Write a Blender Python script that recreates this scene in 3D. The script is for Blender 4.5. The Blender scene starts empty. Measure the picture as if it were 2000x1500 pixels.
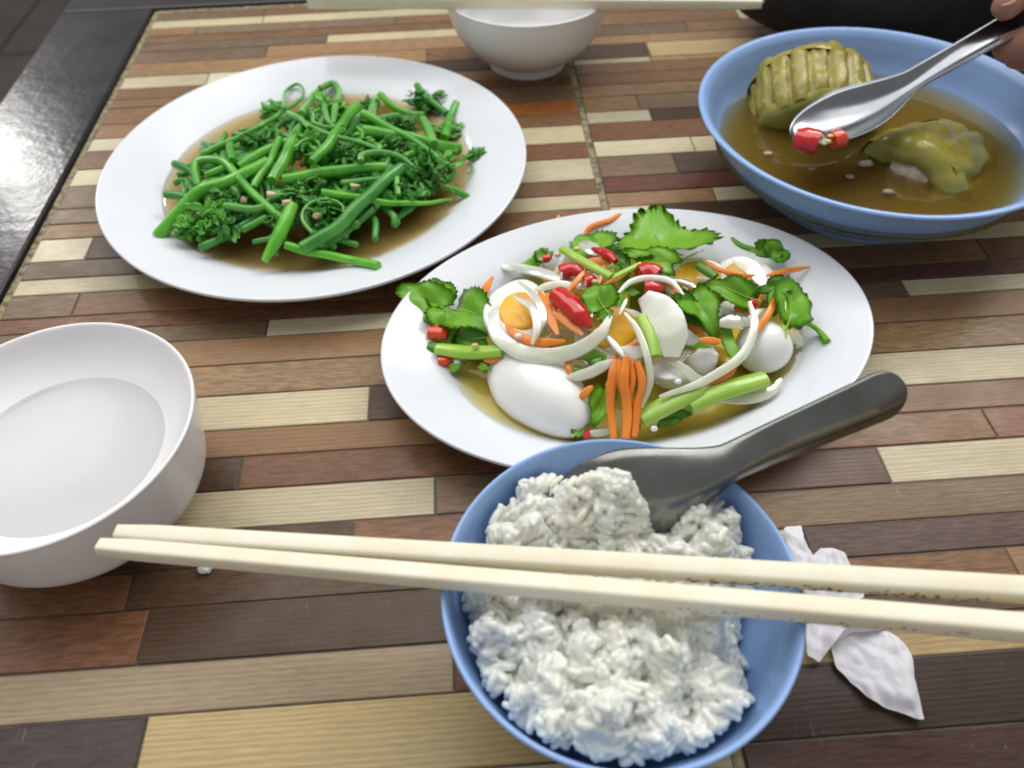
import bpy, math, random
import numpy as np
from mathutils import Vector, noise

# ------------------------------------------------------------------ camera, world, lamps, exposure
S = 0.01                                   # everything below is written in centimetres
scene = bpy.context.scene
PITCH, ROLL, YAW, FPX, CAMZ = math.radians(48.94), math.radians(-1.80), math.radians(-2.50), 1530.0, 27.0
def cam_axes():
    cp, sp = math.cos(PITCH), math.sin(PITCH)
    fwd, right, up = np.array([0, cp, -sp]), np.array([1., 0, 0]), np.array([0, sp, cp])
    r2 = right*math.cos(ROLL)+up*math.sin(ROLL); u2 = -right*math.sin(ROLL)+up*math.cos(ROLL)
    c, s = math.cos(YAW), math.sin(YAW); Rz = np.array([[c, -s, 0], [s, c, 0], [0, 0, 1]])
    return Rz@r2, Rz@u2, Rz@fwd
CR, CU, CF = cam_axes(); CAM = np.array([0, 0, CAMZ])
cam = bpy.data.objects.new('camera', bpy.data.cameras.new('camera')); scene.collection.objects.link(cam)
from mathutils import Matrix
cam.matrix_world = Matrix(((CR[0], CU[0], -CF[0], 0), (CR[1], CU[1], -CF[1], 0), (CR[2], CU[2], -CF[2], CAMZ*S), (0, 0, 0, 1)))
cam.data.sensor_width = 36; cam.data.lens = 36*FPX/2000; cam.data.clip_start = .01; cam.data.clip_end = 50
cam.data.dof.use_dof = True; cam.data.dof.focus_distance = .32; cam.data.dof.aperture_fstop = 10
scene.camera = cam

world = bpy.data.worlds.new('World'); scene.world = world; world.use_nodes = True
bg = world.node_tree.nodes['Background']; bg.inputs[0].default_value = (.97, .98, 1.0, 1); bg.inputs[1].default_value = .44

def area_lamp(name, loc, target, sx, sy, power, col=(1.0, .985, .96)):
    d = bpy.data.lights.new(name, 'AREA'); d.shape = 'RECTANGLE'; d.size = sx*S; d.size_y = sy*S; d.energy = power; d.color = col
    o = bpy.data.objects.new(name, d); scene.collection.objects.link(o)
    o.location = [c*S for c in loc]
    o.rotation_euler = (Vector(target)-Vector(loc)).to_track_quat('-Z', 'Y').to_euler()
    return o
area_lamp('ceiling_and_fill_lamp', (-176, 269, 140), (0, 40, 0), 12, 22, 9)
area_lamp('ceiling_and_fill_lamp', (125, 165, 165), (5, 35, 0), 120, 60, 20)
area_lamp('ceiling_and_fill_lamp', (-15, 110, 195), (0, 40, 0), 260, 170, 42)  # unseen broad panel added overhead as soft top fill
scene.view_settings.view_transform = 'Standard'; scene.view_settings.look = 'None'
scene.view_settings.exposure = -0.05; scene.view_settings.gamma = 1.0
scene.render.engine = 'CYCLES'; cy = scene.cycles
cy.use_denoising = True; cy.max_bounces = 8; cy.transparent_max_bounces = 16; cy.volume_bounces = 2
cy.filter_width = 1.9; cy.caustics_reflective = False; cy.sample_clamp_indirect = 6

# ------------------------------------------------------------------ helpers
rnd = random.Random(7)
def at(u, v, z=0.0):
    """point of the place at height z that the photo shows at (u, v)"""
    d = CR*(u-1000)/FPX - CU*(v-750)/FPX + CF
    return CAM + d*((z-CAMZ)/d[2])
def nrm(a): a = np.asarray(a, float); return a/(np.linalg.norm(a)+1e-12)
ORG = {}
def emit(name, V, F, mat, parent=None, smooth=True, label=None, cat=None, group=None, kind=None, org=None):
    V = np.asarray(V, float)
    if parent is not None: o0 = ORG[parent.name]
    elif org is not None: o0 = np.asarray(org, float)
    else: o0 = np.array([(V[:, 0].min()+V[:, 0].max())/2, (V[:, 1].min()+V[:, 1].max())/2, V[:, 2].min()])
    me = bpy.data.meshes.new(name); me.from_pydata(((V-o0)*S).tolist(), [], [tuple(map(int, f)) for f in F]); me.validate(); me.update()
    if smooth: me.polygons.foreach_set('use_smooth', [True]*len(me.polygons))
    ob = bpy.data.objects.new(name, me); scene.collection.objects.link(ob)
    if mat is not None: me.materials.append(mat)
    if parent is not None: ob.parent = parent; ORG[ob.name] = o0
    else: ob.location = o0*S; ORG[ob.name] = o0
    tag(ob, label, cat, group, kind); return ob
def tag(o, label=None, cat=None, group=None, kind=None):
    if label: o['label'] = label
    if cat: o['category'] = cat
    if group: o['group'] = group
    if kind: o['kind'] = kind
def empty(name, loc, label, cat, group=None):
    o = bpy.data.objects.new(name, None); scene.collection.objects.link(o); o.empty_display_size = .01
    o.location = np.asarray(loc, float)*S; ORG[o.name] = np.asarray(loc, float); tag(o, label, cat, group); return o
def merge(parts):
    V, F, n = [], [], 0
    for v, f in parts:
        V.append(np.asarray(v, float)); F += [tuple(i+n for i in q) for q in f]; n += len(v)
    return np.concatenate(V), F
def crom(P, n=6):
    P = np.asarray(P, float)
    if len(P) < 3:
        t = np.linspace(0, 1, n+1)[:, None]; return P[0]*(1-t)+P[-1]*t
    Q = np.vstack([2*P[0]-P[1], P, 2*P[-1]-P[-2]]); out = []
    for i in range(1, len(Q)-2):
        for t in np.linspace(0, 1, n, endpoint=False):
            a, b, c, d = Q[i-1:i+3]
            out.append(.5*(2*b+(c-a)*t+(2*a-5*b+4*c-d)*t*t+(3*b-3*c+d-a)*t**3))
    out.append(Q[-2]); return np.array(out)
def sweep(P, sec, rad=None, up=None, cap='round', flat_up=False):
    """sweep the 2-D section along P; rad scales it per point"""
    P = np.asarray(P, float); n = len(P); rad = np.ones(n) if rad is None else np.broadcast_to(np.asarray(rad, float), (n,)) if np.ndim(rad) == 0 else np.interp(np.linspace(0, 1, n), np.linspace(0, 1, len(rad)), rad)
    T = np.gradient(P, axis=0); T /= np.linalg.norm(T, axis=1)[:, None]+1e-9
    up = np.array([0, 0, 1.]) if up is None else nrm(up)
    if abs(T[0]@up) > .95: up = np.array([.3, .9, .2])
    N = up-T[0]*(T[0]@up); N = nrm(N); m = len(sec); V, F = [], []
    for i in range(n):
        h = up if flat_up else N
        N = nrm(h-T[i]*(T[i]@h)); B = np.cross(T[i], N)
        for a, b in sec: V.append(P[i]+(B*a+N*b)*rad[i])
    for i in range(n-1):
        for j in range(m):
            k = (j+1) % m; F.append((i*m+j, i*m+k, (i+1)*m+k, (i+1)*m+j))
    for e, sgn in ((0, -1), (n-1, 1)):
        c = len(V); bulge = .5 if cap == 'round' else 0; b0 = e*m
        if cap == 'flat':
            b0 = c; V += [V[e*m+j] for j in range(m)]; c = len(V)
        V.append(P[e]+T[e]*sgn*rad[e]*bulge*max(abs(np.array(sec)).max(0)))
        for j in range(m):
            k = (j+1) % m; q = (b0+j, b0+k, c); F.append(q if sgn > 0 else q[::-1])
    return np.array(V), F
def circ(seg=10, a=1., b=1.): return [(a*math.cos(t), b*math.sin(t)) for t in np.linspace(0, 2*math.pi, seg, endpoint=False)]
def rsq(a, b, r=.35, k=3):
    out = []
    for cx, cy_, s in ((1, 1, 0), (-1, 1, 1), (-1, -1, 2), (1, -1, 3)):
        rr = r*min(a, b)
        for t in np.linspace(s*math.pi/2, (s+1)*math.pi/2, k): out.append((cx*(a-rr)+rr*math.cos(t), cy_*(b-rr)+rr*math.sin(t)))
    return out
def lathe(prof, cx, cy_, seg=96, ax=1., ay=1., rot=0.):
    """closed or axis-ended profile (r, z) turned about a vertical axis, oval if ax != ay"""
    V, F, m = [], [], len(prof); c, s = math.cos(rot), math.sin(rot)
    for i in range(seg):
        t = 2*math.pi*i/seg; x0, y0 = math.cos(t)*ax, math.sin(t)*ay
        for r, z in prof:
            V.append((cx+r*(x0*c-y0*s), cy_+r*(x0*s+y0*c), z))
    for i in range(seg):
        k = (i+1) % seg
        for j in range(m-1): F.append((i*m+j, k*m+j, k*m+j+1, i*m+j+1))
    return np.array(V), F
def smooth_prof(P, n=5):
    Q = crom([(a, b, 0) for a, b in P], n); return [(max(p[0], 0), p[1]) for p in Q]
def jit(V, amp, fr, seed=0):
    V = np.array(V, float)
    for i, p in enumerate(V): V[i] = p+np.array(noise.noise_vector(Vector(p*fr)+Vector((seed*7.3, seed*1.7, seed*3.1))))*amp
    return V
def ball(c, r, seg=10, rings=7):
    V, F = [], []
    for i in range(rings+1):
        ph = math.pi*i/rings
        for j in range(seg):
            t = 2*math.pi*j/seg; V.append((c[0]+r[0]*math.sin(ph)*math.cos(t), c[1]+r[1]*math.sin(ph)*math.sin(t), c[2]+r[2]*math.cos(ph)))
    for i in range(rings):
        for j in range(seg): k = (j+1) % seg; F.append((i*seg+j, (i+1)*seg+j, (i+1)*seg+k, i*seg+k))
    return np.array(V), F
def frame(X, N):
    X = nrm(X); N = nrm(np.asarray(N)-X*(X@np.asarray(N))); return X, np.cross(N, X), N

# ------------------------------------------------------------------ materials
def lin(*c): return tuple(((v/255+.055)/1.055)**2.4 if v > 10 else v/255/12.92 for v in c)+(1,)
def mat(name, col, rough=.4, var=None, vscale=40, metal=0, sss=0, sssr=(1, 1, 1), sscale=.004, bump=0, bscale=200, coat=0, spec=.5, trans=0, transl=0, rvar=0):
    m = bpy.data.materials.new(name); m.use_nodes = True; nt = m.node_tree; b = nt.nodes['Principled BSDF']; L = nt.links
    b.inputs['Base Color'].default_value = tuple(col[:3])+(1,); b.inputs['Roughness'].default_value = rough; b.inputs['Metallic'].default_value = metal
    b.inputs['Subsurface Weight'].default_value = sss; b.inputs['Subsurface Radius'].default_value = sssr; b.inputs['Subsurface Scale'].default_value = sscale
    b.inputs['Coat Weight'].default_value = coat; b.inputs['Coat Roughness'].default_value = .08; b.inputs['Specular IOR Level'].default_value = spec; b.inputs['Transmission Weight'].default_value = trans
    tc = nt.nodes.new('ShaderNodeTexCoord'); oi = nt.nodes.new('ShaderNodeObjectInfo'); add = nt.nodes.new('ShaderNodeVectorMath'); add.operation = 'ADD'
    L.new(tc.outputs['Object'], add.inputs[0]); L.new(oi.outputs['Random'], add.inputs[1])
    if var is not None:
        n = nt.nodes.new('ShaderNodeTexNoise'); n.inputs['Scale'].default_value = vscale; n.inputs['Detail'].default_value = 5; L.new(add.outputs[0], n.inputs['Vector'])
        mr = nt.nodes.new('ShaderNodeMapRange'); mr.inputs[1].default_value = .35; mr.inputs[2].default_value = .65; L.new(n.outputs['Fac'], mr.inputs[0])
        mx = nt.nodes.new('ShaderNodeMix'); mx.data_type = 'RGBA'; L.new(mr.outputs[0], mx.inputs['Factor'])
        mx.inputs['A'].default_value = tuple(col[:3])+(1,); mx.inputs['B'].default_value = tuple(var[:3])+(1,); L.new(mx.outputs['Result'], b.inputs['Base Color'])
        if rvar:
            r2 = nt.nodes.new('ShaderNodeMapRange'); r2.inputs[3].default_value = rough-rvar; r2.inputs[4].default_value = rough+rvar; L.new(n.outputs['Fac'], r2.inputs[0]); L.new(r2.outputs[0], b.inputs['Roughness'])
    if bump:
        n2 = nt.nodes.new('ShaderNodeTexNoise'); n2.inputs['Scale'].default_value = bscale; n2.inputs['Detail'].default_value = 4; L.new(add.outputs[0], n2.inputs['Vector'])
        bp = nt.nodes.new('ShaderNodeBump'); bp.inputs['Strength'].default_value = bump; bp.inputs['Distance'].default_value = .001; L.new(n2.outputs['Fac'], bp.inputs['Height']); L.new(bp.outputs[0], b.inputs['Normal'])
    if transl:
        t = nt.nodes.new('ShaderNodeBsdfTranslucent'); t.inputs[0].default_value = tuple(col[:3])+(1,); ms = nt.nodes.new('ShaderNodeMixShader'); ms.inputs[0].default_value = transl
        if var is not None: L.new(mx.outputs['Result'], t.inputs[0])
        L.new(b.outputs[0], ms.inputs[1]); L.new(t.outputs[0], ms.inputs[2]); L.new(ms.outputs[0], nt.nodes['Material Output'].inputs[0])
    return m
def liquid(name, absorb, dens, scat=None, sdens=0, ior=1.33, rough=.03):
    m = bpy.data.materials.new(name); m.use_nodes = True; nt = m.node_tree; nt.nodes.remove(nt.nodes['Principled BSDF']); L = nt.links; out = nt.nodes['Material Output']
    tr = nt.nodes.new('ShaderNodeBsdfTransparent'); gl = nt.nodes.new('ShaderNodeBsdfGlossy'); gl.inputs['Roughness'].default_value = rough
    fr = nt.nodes.new('ShaderNodeFresnel'); fr.inputs[0].default_value = ior; ms = nt.nodes.new('ShaderNodeMixShader')
    L.new(fr.outputs[0], ms.inputs[0]); L.new(tr.outputs[0], ms.inputs[1]); L.new(gl.outputs[0], ms.inputs[2]); L.new(ms.outputs[0], out.inputs['Surface'])
    va = nt.nodes.new('ShaderNodeVolumeAbsorption'); va.inputs[0].default_value = tuple(absorb)+(1,); va.inputs[1].default_value = dens
    if sdens:
        vs = nt.nodes.new('ShaderNodeVolumeScatter'); vs.inputs[0].default_value = tuple(scat)+(1,); vs.inputs[1].default_value = sdens
        ad = nt.nodes.new('ShaderNodeAddShader'); L.new(va.outputs[0], ad.inputs[0]); L.new(vs.outputs[0], ad.inputs[1]); L.new(ad.outputs[0], out.inputs['Volume'])
    else: L.new(va.outputs[0], out.inputs['Volume'])
    return m

def plank_material():
    """glazed ceramic printed like wood; the tint is each plank's own object colour, its alpha picks lines or flecks"""
    m = bpy.data.materials.new('wood_print_tile'); m.use_nodes = True; nt = m.node_tree; b = nt.nodes['Principled BSDF']; L = nt.links; N = nt.nodes.new
    tc = N('ShaderNodeTexCoord'); oi = N('ShaderNodeObjectInfo'); rr = N('ShaderNodeMath'); rr.operation = 'MULTIPLY'; rr.inputs[1].default_value = 9.0; L.new(oi.outputs['Random'], rr.inputs[0])
    add = N('ShaderNodeVectorMath'); add.operation = 'ADD'; L.new(tc.outputs['Object'], add.inputs[0]); L.new(rr.outputs[0], add.inputs[1])
    def mp(sc):
        q = N('ShaderNodeMapping'); q.inputs['Scale'].default_value = sc; L.new(add.outputs[0], q.inputs['Vector']); return q.outputs[0]
    def nz(vec, sc, det=6, dist=0):
        q = N('ShaderNodeTexNoise'); q.inputs['Scale'].default_value = sc; q.inputs['Detail'].default_value = det; q.inputs['Distortion'].default_value = dist; L.new(vec, q.inputs['Vector']); return q.outputs['Fac']
    def rng(x, a, b_, c, d):
        q = N('ShaderNodeMapRange'); q.inputs[1].default_value = a; q.inputs[2].default_value = b_; q.inputs[3].default_value = c; q.inputs[4].default_value = d; L.new(x, q.inputs[0]); return q.outputs[0]
    def mul(a, c):
        q = N('ShaderNodeMath'); q.operation = 'MULTIPLY'; L.new(a, q.inputs[0])
        if hasattr(c, 'type'): L.new(c, q.inputs[1])
        else: q.inputs[1].default_value = c
        return q.outputs[0]
    w = N('ShaderNodeTexWave'); w.bands_direction = 'Y'; w.inputs['Scale'].default_value = 150; w.inputs['Distortion'].default_value = 7.5; w.inputs['Detail'].default_value = 5; w.inputs['Detail Scale'].default_value = .5
    L.new(mp((.10, 1.0, 1)), w.inputs['Vector'])
    lines = rng(w.outputs['Fac'], .1, .95, .87, 1.06)
    flecks = rng(nz(mp((9, 42, 9)), 16, 8), .36, .64, .74, 1.2)
    fine = rng(nz(mp((10, 120, 10)), 12, 4), .3, .7, .86, 1.12)
    big = rng(nz(mp((.6, 2, 1)), 9, 3), .3, .7, .78, 1.2)
    mxf = N('ShaderNodeMix'); mxf.data_type = 'FLOAT'; L.new(oi.outputs['Alpha'], mxf.inputs['Factor']); L.new(flecks, mxf.inputs['A']); L.new(lines, mxf.inputs['B'])
    g = mul(mul(mul(mxf.outputs['Result'], fine), big), .98)
    sc = N('ShaderNodeVectorMath'); sc.operation = 'SCALE'; L.new(oi.outputs['Color'], sc.inputs[0]); L.new(g, sc.inputs['Scale'])
    # faint pale scuffs worn into the glaze
    scr = rng(nz(mp((26, 4, 4)), 20, 6, 2.5), .66, .76, 0, .22)
    mx = N('ShaderNodeMix'); mx.data_type = 'RGBA'; L.new(scr, mx.inputs['Factor']); L.new(sc.outputs[0], mx.inputs['A']); mx.inputs['B'].default_value = (.5, .45, .38, 1)
    L.new(mx.outputs['Result'], b.inputs['Base Color'])
    b.inputs['Specular IOR Level'].default_value = .25
    L.new(rng(nz(mp((1, 1, 1)), 60, 6), .3, .7, .24, .42), b.inputs['Roughness'])
    bp = N('ShaderNodeBump'); bp.inputs['Strength'].default_value = .25; bp.inputs['Distance'].default_value = .0004; L.new(g, bp.inputs['Height']); L.new(bp.outputs[0], b.inputs['Normal'])
    return m

M = {}
M['plank'] = plank_material()
M['tile'] = mat('tile_edge_brown', (.045, .030, .022), .5, var=(.09, .065, .045), vscale=80)
M['grout'] = mat('sandy_grout', (.36, .30, .18), .85, var=(.10, .085, .05), vscale=260, bump=.8, bscale=500)
M['rail'] = mat('dark_lacquered_wood', (.006, .005, .006), .24, var=(.015, .010, .009), vscale=26, bump=.2, bscale=140, rvar=.10, spec=.4)
M['floor'] = mat('floor_tile', (.055, .042, .032), .6, var=(.032, .025, .021), vscale=9)
M['white'] = mat('white_melamine', (.73, .755, .80), .20, var=(.71, .735, .77), vscale=30, spec=.5, sss=.12, sscale=.003, rvar=.10)
M['bowlwhite'] = mat('white_bowl_melamine', (.85, .84, .84), .22, var=(.82, .81, .82), vscale=24, rvar=.08, sss=.1, sscale=.003)
M['blue'] = mat('blue_melamine', (.275, .43, .74), .27, var=(.25, .40, .71), vscale=30, sss=.08, sscale=.002, rvar=.10)
M['ivory'] = mat('ivory_plastic', (.82, .775, .63), .45, var=(.77, .70, .52), vscale=55, sss=.15, sscale=.004, bump=.06, bscale=300)
M['grime'] = mat('dark_green_smudge', (.05, .055, .02), .7, var=(.12, .12, .05), vscale=300)
M['steel'] = mat('stainless_steel', (.25, .26, .27), .20, var=(.20, .21, .225), vscale=60, metal=1, bump=.03, bscale=150, rvar=.06)
M['steel_darkened'] = mat('darkened_stainless_steel', (.23, .235, .22), .26, var=(.16, .165, .15), vscale=45, metal=1, bump=.05, bscale=220, rvar=.08)  # base colour darkened to stand for the dark surroundings the spoon back reflects
M['rice'] = mat('cooked_rice', (.74, .75, .72), .27, var=(.72, .725, .63), vscale=60, spec=.5, sss=1.0, sssr=(1, .97, .80), sscale=.0030)
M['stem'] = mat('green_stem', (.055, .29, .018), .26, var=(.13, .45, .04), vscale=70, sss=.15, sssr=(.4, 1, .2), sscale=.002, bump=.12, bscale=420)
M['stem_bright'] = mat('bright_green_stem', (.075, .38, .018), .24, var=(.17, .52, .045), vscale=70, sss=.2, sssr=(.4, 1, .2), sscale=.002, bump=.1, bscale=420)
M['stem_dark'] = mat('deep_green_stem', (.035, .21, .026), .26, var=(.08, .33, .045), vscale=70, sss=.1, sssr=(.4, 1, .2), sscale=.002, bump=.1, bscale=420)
M['curl'] = mat('dark_curly_leaf', (.04, .22, .022), .26, var=(.12, .42, .055), vscale=160, transl=.25)
M['tendril'] = mat('pale_green_tendril', (.085, .33, .045), .3, var=(.15, .42, .08), vscale=70, sss=.15, sssr=(.4, 1, .2), sscale=.002)
M['garlic'] = mat('cooked_garlic', (.70, .66, .38), .3, var=(.50, .42, .24), vscale=90, sss=.4, sscale=.002)
M['pork'] = mat('minced_pork', (.44, .34, .24), .38, var=(.27, .19, .13), vscale=180, bump=.8, bscale=260)
M['sauce'] = liquid('brown_sauce', (.86, .70, .24), 270, (.78, .62, .32), 110)
M['dressing'] = liquid('yellow_dressing', (.955, .85, .08), 270, (.9, .85, .3), 22)
M['broth'] = liquid('cloudy_broth', (.76, .60, .09), 125, (.66, .54, .18), 62)
M['water'] = liquid('thin_clear_soup', (.97, .98, .93), 5)
M['egg'] = mat('egg_white', (.86, .86, .83), .18, var=(.83, .83, .79), vscale=30, sss=.35, sscale=.004)
M['yolk'] = mat('egg_yolk', (.84, .50, .03), .3, var=(.80, .38, .015), vscale=80, sss=.3, sssr=(1, .5, .1), sscale=.003, bump=.25, bscale=200)
M['onion'] = mat('raw_onion', (.87, .90, .77), .2, trans=.5, var=(.80, .83, .68), vscale=45, sss=.5, sscale=.006, transl=.08, bump=.1, bscale=180)
M['carrot'] = mat('carrot', (.76, .20, .018), .26, var=(.82, .28, .035), vscale=70, sss=.3, sssr=(1, .4, .1), sscale=.003)
M['chilli'] = mat('red_chilli', (.60, .010, .006), .10, var=(.48, .006, .006), vscale=40, coat=.4)
M['chilli_orange'] = mat('orange_red_chilli', (.68, .06, .008), .14, var=(.62, .035, .008), vscale=40, coat=.4)
M['seed'] = mat('chilli_seed', (.76, .60, .26), .3, var=(.70, .50, .2), vscale=90, sss=.2, sscale=.001)
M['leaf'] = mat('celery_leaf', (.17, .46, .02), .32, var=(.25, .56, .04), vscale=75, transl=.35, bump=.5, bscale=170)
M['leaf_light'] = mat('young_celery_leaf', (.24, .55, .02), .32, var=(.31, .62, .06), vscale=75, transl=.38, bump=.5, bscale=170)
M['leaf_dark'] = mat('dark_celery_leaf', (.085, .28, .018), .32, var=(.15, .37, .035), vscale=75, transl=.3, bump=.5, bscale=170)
M['celery'] = mat('celery_stalk', (.30, .52, .045), .18, var=(.38, .57, .10), vscale=40, sss=.3, sssr=(.6, 1, .3), sscale=.003)
M['gourd'] = mat('stewed_bitter_gourd', (.245, .205, .016), .30, var=(.34, .29, .045), vscale=90, sss=.3, sssr=(.9, 1, .2), sscale=.004, bump=.6, bscale=170)
M['gourd_pale'] = mat('gourd_flesh', (.34, .295, .055), .24, var=(.27, .24, .035), vscale=70, sss=.35, sssr=(.9, 1, .3), sscale=.005, bump=.3, bscale=120)
M['paper'] = mat('thin_tissue', (.87, .86, .90), .85, var=(.83, .82, .86), vscale=60, transl=.2, bump=.5, bscale=160)
M['skin'] = mat('skin', (.40, .20, .135), .45, var=(.33, .15, .10), vscale=70, sss=.25, sssr=(1, .35, .2), sscale=.004, bump=.3, bscale=300)
M['nail'] = mat('finger_nail', (.55, .34, .27), .25)
M['shirt'] = mat('black_cloth', (.010, .010, .013), .9, var=(.017, .017, .021), vscale=60, bump=.4, bscale=300)
M['bag'] = mat('clear_plastic_bag', (.34, .33, .33), .2, var=(.25, .25, .25), vscale=60, transl=.5)

# ------------------------------------------------------------------ floor and table
TOP = 0.0
XL, XG0, XG1, XR = -24.35, 7.00, 7.38, 38.4
YF = 65.1
fl = emit('floor', [(-400, -300, -74), (400, -300, -74), (400, 500, -74), (-400, 500, -74)], [(0, 1, 2, 3)], M['floor'], smooth=False, kind='structure', label='dark brown floor far below the table', org=(0, 0, -74))
for i in range(5):
    for j in range(5):
        x0, y0 = -190+i*60, -20+j*60
        emit('floor_tile', [(x0+.3, y0+.3, -73.6), (x0+59.7, y0+.3, -73.6), (x0+59.7, y0+59.7, -73.6), (x0+.3, y0+59.7, -73.6)], [(0, 1, 2, 3)], M['floor'], parent=fl, smooth=False)

table = empty('dining_table', (7, 26, -74), 'table topped with striped wood-print tiles inside a dark lacquered wooden frame', 'table')
def box(x0, x1, y0, y1, z0, z1, ch=.08):
    V, F = [], []
    for z, i in ((z0, 0), (z1-ch, 0), (z1-ch*.3, ch*.3), (z1, ch)):
        V += [(x0+i, y0+i, z), (x1-i, y0+i, z), (x1-i, y1-i, z), (x0+i, y1-i, z)]
    for r in range(3):
        for j in range(4): k = (j+1) % 4; F.append((r*4+j, r*4+k, r*4+4+k, r*4+4+j))
    F += [(3, 2, 1, 0), (12, 13, 14, 15)]; return np.array(V, float), F
RW = 7.2
def rail(x0, x1, y0, y1):
    v, f = box(x0, x1, y0, y1, -6, .18, .22); emit('frame_rail', v, f, M['rail'], parent=table, smooth=False)
rail(XL-.45-RW, XL-.45, -30, YF+.4); rail(XL-.45-RW, 78, YF+.43, YF+8); rail(71, 78, -30, YF+.4); rail(XL-.45-RW, 78, -37, -30.03)
for x, y in ((-30, -34), (75, -34), (-30, 70), (75, 70)):
    v, f = box(x-3, x+3, y-3, y+3, -74, -6.02, .1); emit('leg', v, f, M['rail'], parent=table, smooth=False)
gv, gf = box(XL-.4, 70.95, -29.95, YF+.38, -3.5, -.085, .01)
emit('grout', gv, gf, M['grout'], parent=table, smooth=False)

PALE, CREAM, GOLD, TAN, BRN, DRK, RED, ORG_, GREY, LIL, KHA = ((.52, .445, .285), (.54, .48, .33), (.47, .345, .165), (.29, .172, .080), (.200, .108, .051), (.088, .050, .028), (.175, .082, .040), (.31, .11, .030), (.175, .115, .064), (.20, .134, .078), (.37, .28, .17))
# rows of the printed pattern: upper edge y, then segments (tint, x where the segment ends, 1 = line grain / 0 = flecks)
Lrows = [(64.95, [(GREY, -15.84, 0), (BRN, 99, .3)]), (63.4, [(PALE, -15.8, 1), (PALE, -1.0, 1), (GREY, 99, 0)]), (62.1, [(TAN, -20.7, 0), (LIL, -5.4, .2), (BRN, 99, 0)]),
 (60.8, [(BRN, 0, .2), (RED, 99, 0)]), (59.55, [(GREY, -10.5, 0), (PALE, 1.5, 1), (BRN, 99, 0)]), (58.3, [(GREY, -14.8, .2), (TAN, 99, .2)]), (56.5, [(TAN, -3, .3), (BRN, 99, 0)]),
 (54.55, [(PALE, -18.4, 1), (CREAM, -8, 1), (DRK, 99, 0)]), (52.9, [(BRN, -9, .5), (TAN, 99, .2)]), (51.4, [(TAN, 0, .3), (RED, 99, 0)]), (50.3, [(BRN, -12, .3), (GREY, 99, .4)]), (48.25, [(TAN, -10, .5), (ORG_, 99, 0)]),
 (46.55, [(CREAM, -14, 1), (BRN, 99, .2)]), (45.1, [(BRN, -12, .3), (PALE, 99, 1)]), (43.1, [(CREAM, -15, 1), (RED, 99, 0)]), (41.35, [(GREY, -13, .2), (CREAM, 99, .8)]), (39.1, [(LIL, -12, .1), (BRN, 99, .2)]),
 (37.65, [(TAN, -10, .2), (PALE, 99, 1)]), (36.3, [(CREAM, -21.4, .8), (DRK, -8, .2), (BRN, 99, .2)]), (34.35, [(GREY, -8, .3), (BRN, 99, .2)]), (32.9, [(PALE, -12, .9), (RED, 99, .2)]), (31.65, [(GREY, -20.8, .2), (BRN, -5, .2), (RED, 99, 0)]), (29.9, [(RED, 99, 0)]),
 (28.8, [(LIL, -10.75, .3), (CREAM, 0, .9), (RED, 99, .2)]), (27.63, [(TAN, 99, .7)]), (25.85, [(GOLD[0:0] or (.29, .185, .09), 99, 0)]), (23.93, [(PALE, -5.45, 1), (DRK, 99, .1)]), (21.9, [(BRN, 99, 1)]),
 (20.38, [(DRK, -10.7, 0), (RED, 99, .2)]), (18.7, [(PALE, -2.5, 1), (GREY, 99, .3)]), (16.84, [(DRK, -5.75, .2), (RED, 99, 0)]), (15.2, [(RED, -14, .2), (DRK, 99, .3)]), (13.64, [((.19, .085, .045), -13.05, 0), (DRK, 99, 1)]),
 (11.53, [(KHA, -1.86, .8), (RED, 99, 0)]), (9.76, [((.055, .035, .032), -12.2, .2), (GOLD, 99, 1)]), (7.3, [(BRN, -3, .4), (PALE, 99, 1)]), (4.6, [(DRK, 99, .3)]), (1.5, [(PALE, -10, 1), (BRN, 99, .3)]), (-2, [(RED, 99, 0)]), (-6, [(TAN, 99, .4)]), (-10, [(GREY, 99, .3)]), (-16, [(BRN, 99, .3)]), (-22, [(PALE, 99, 1)]), (-29.9, None)]
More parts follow.
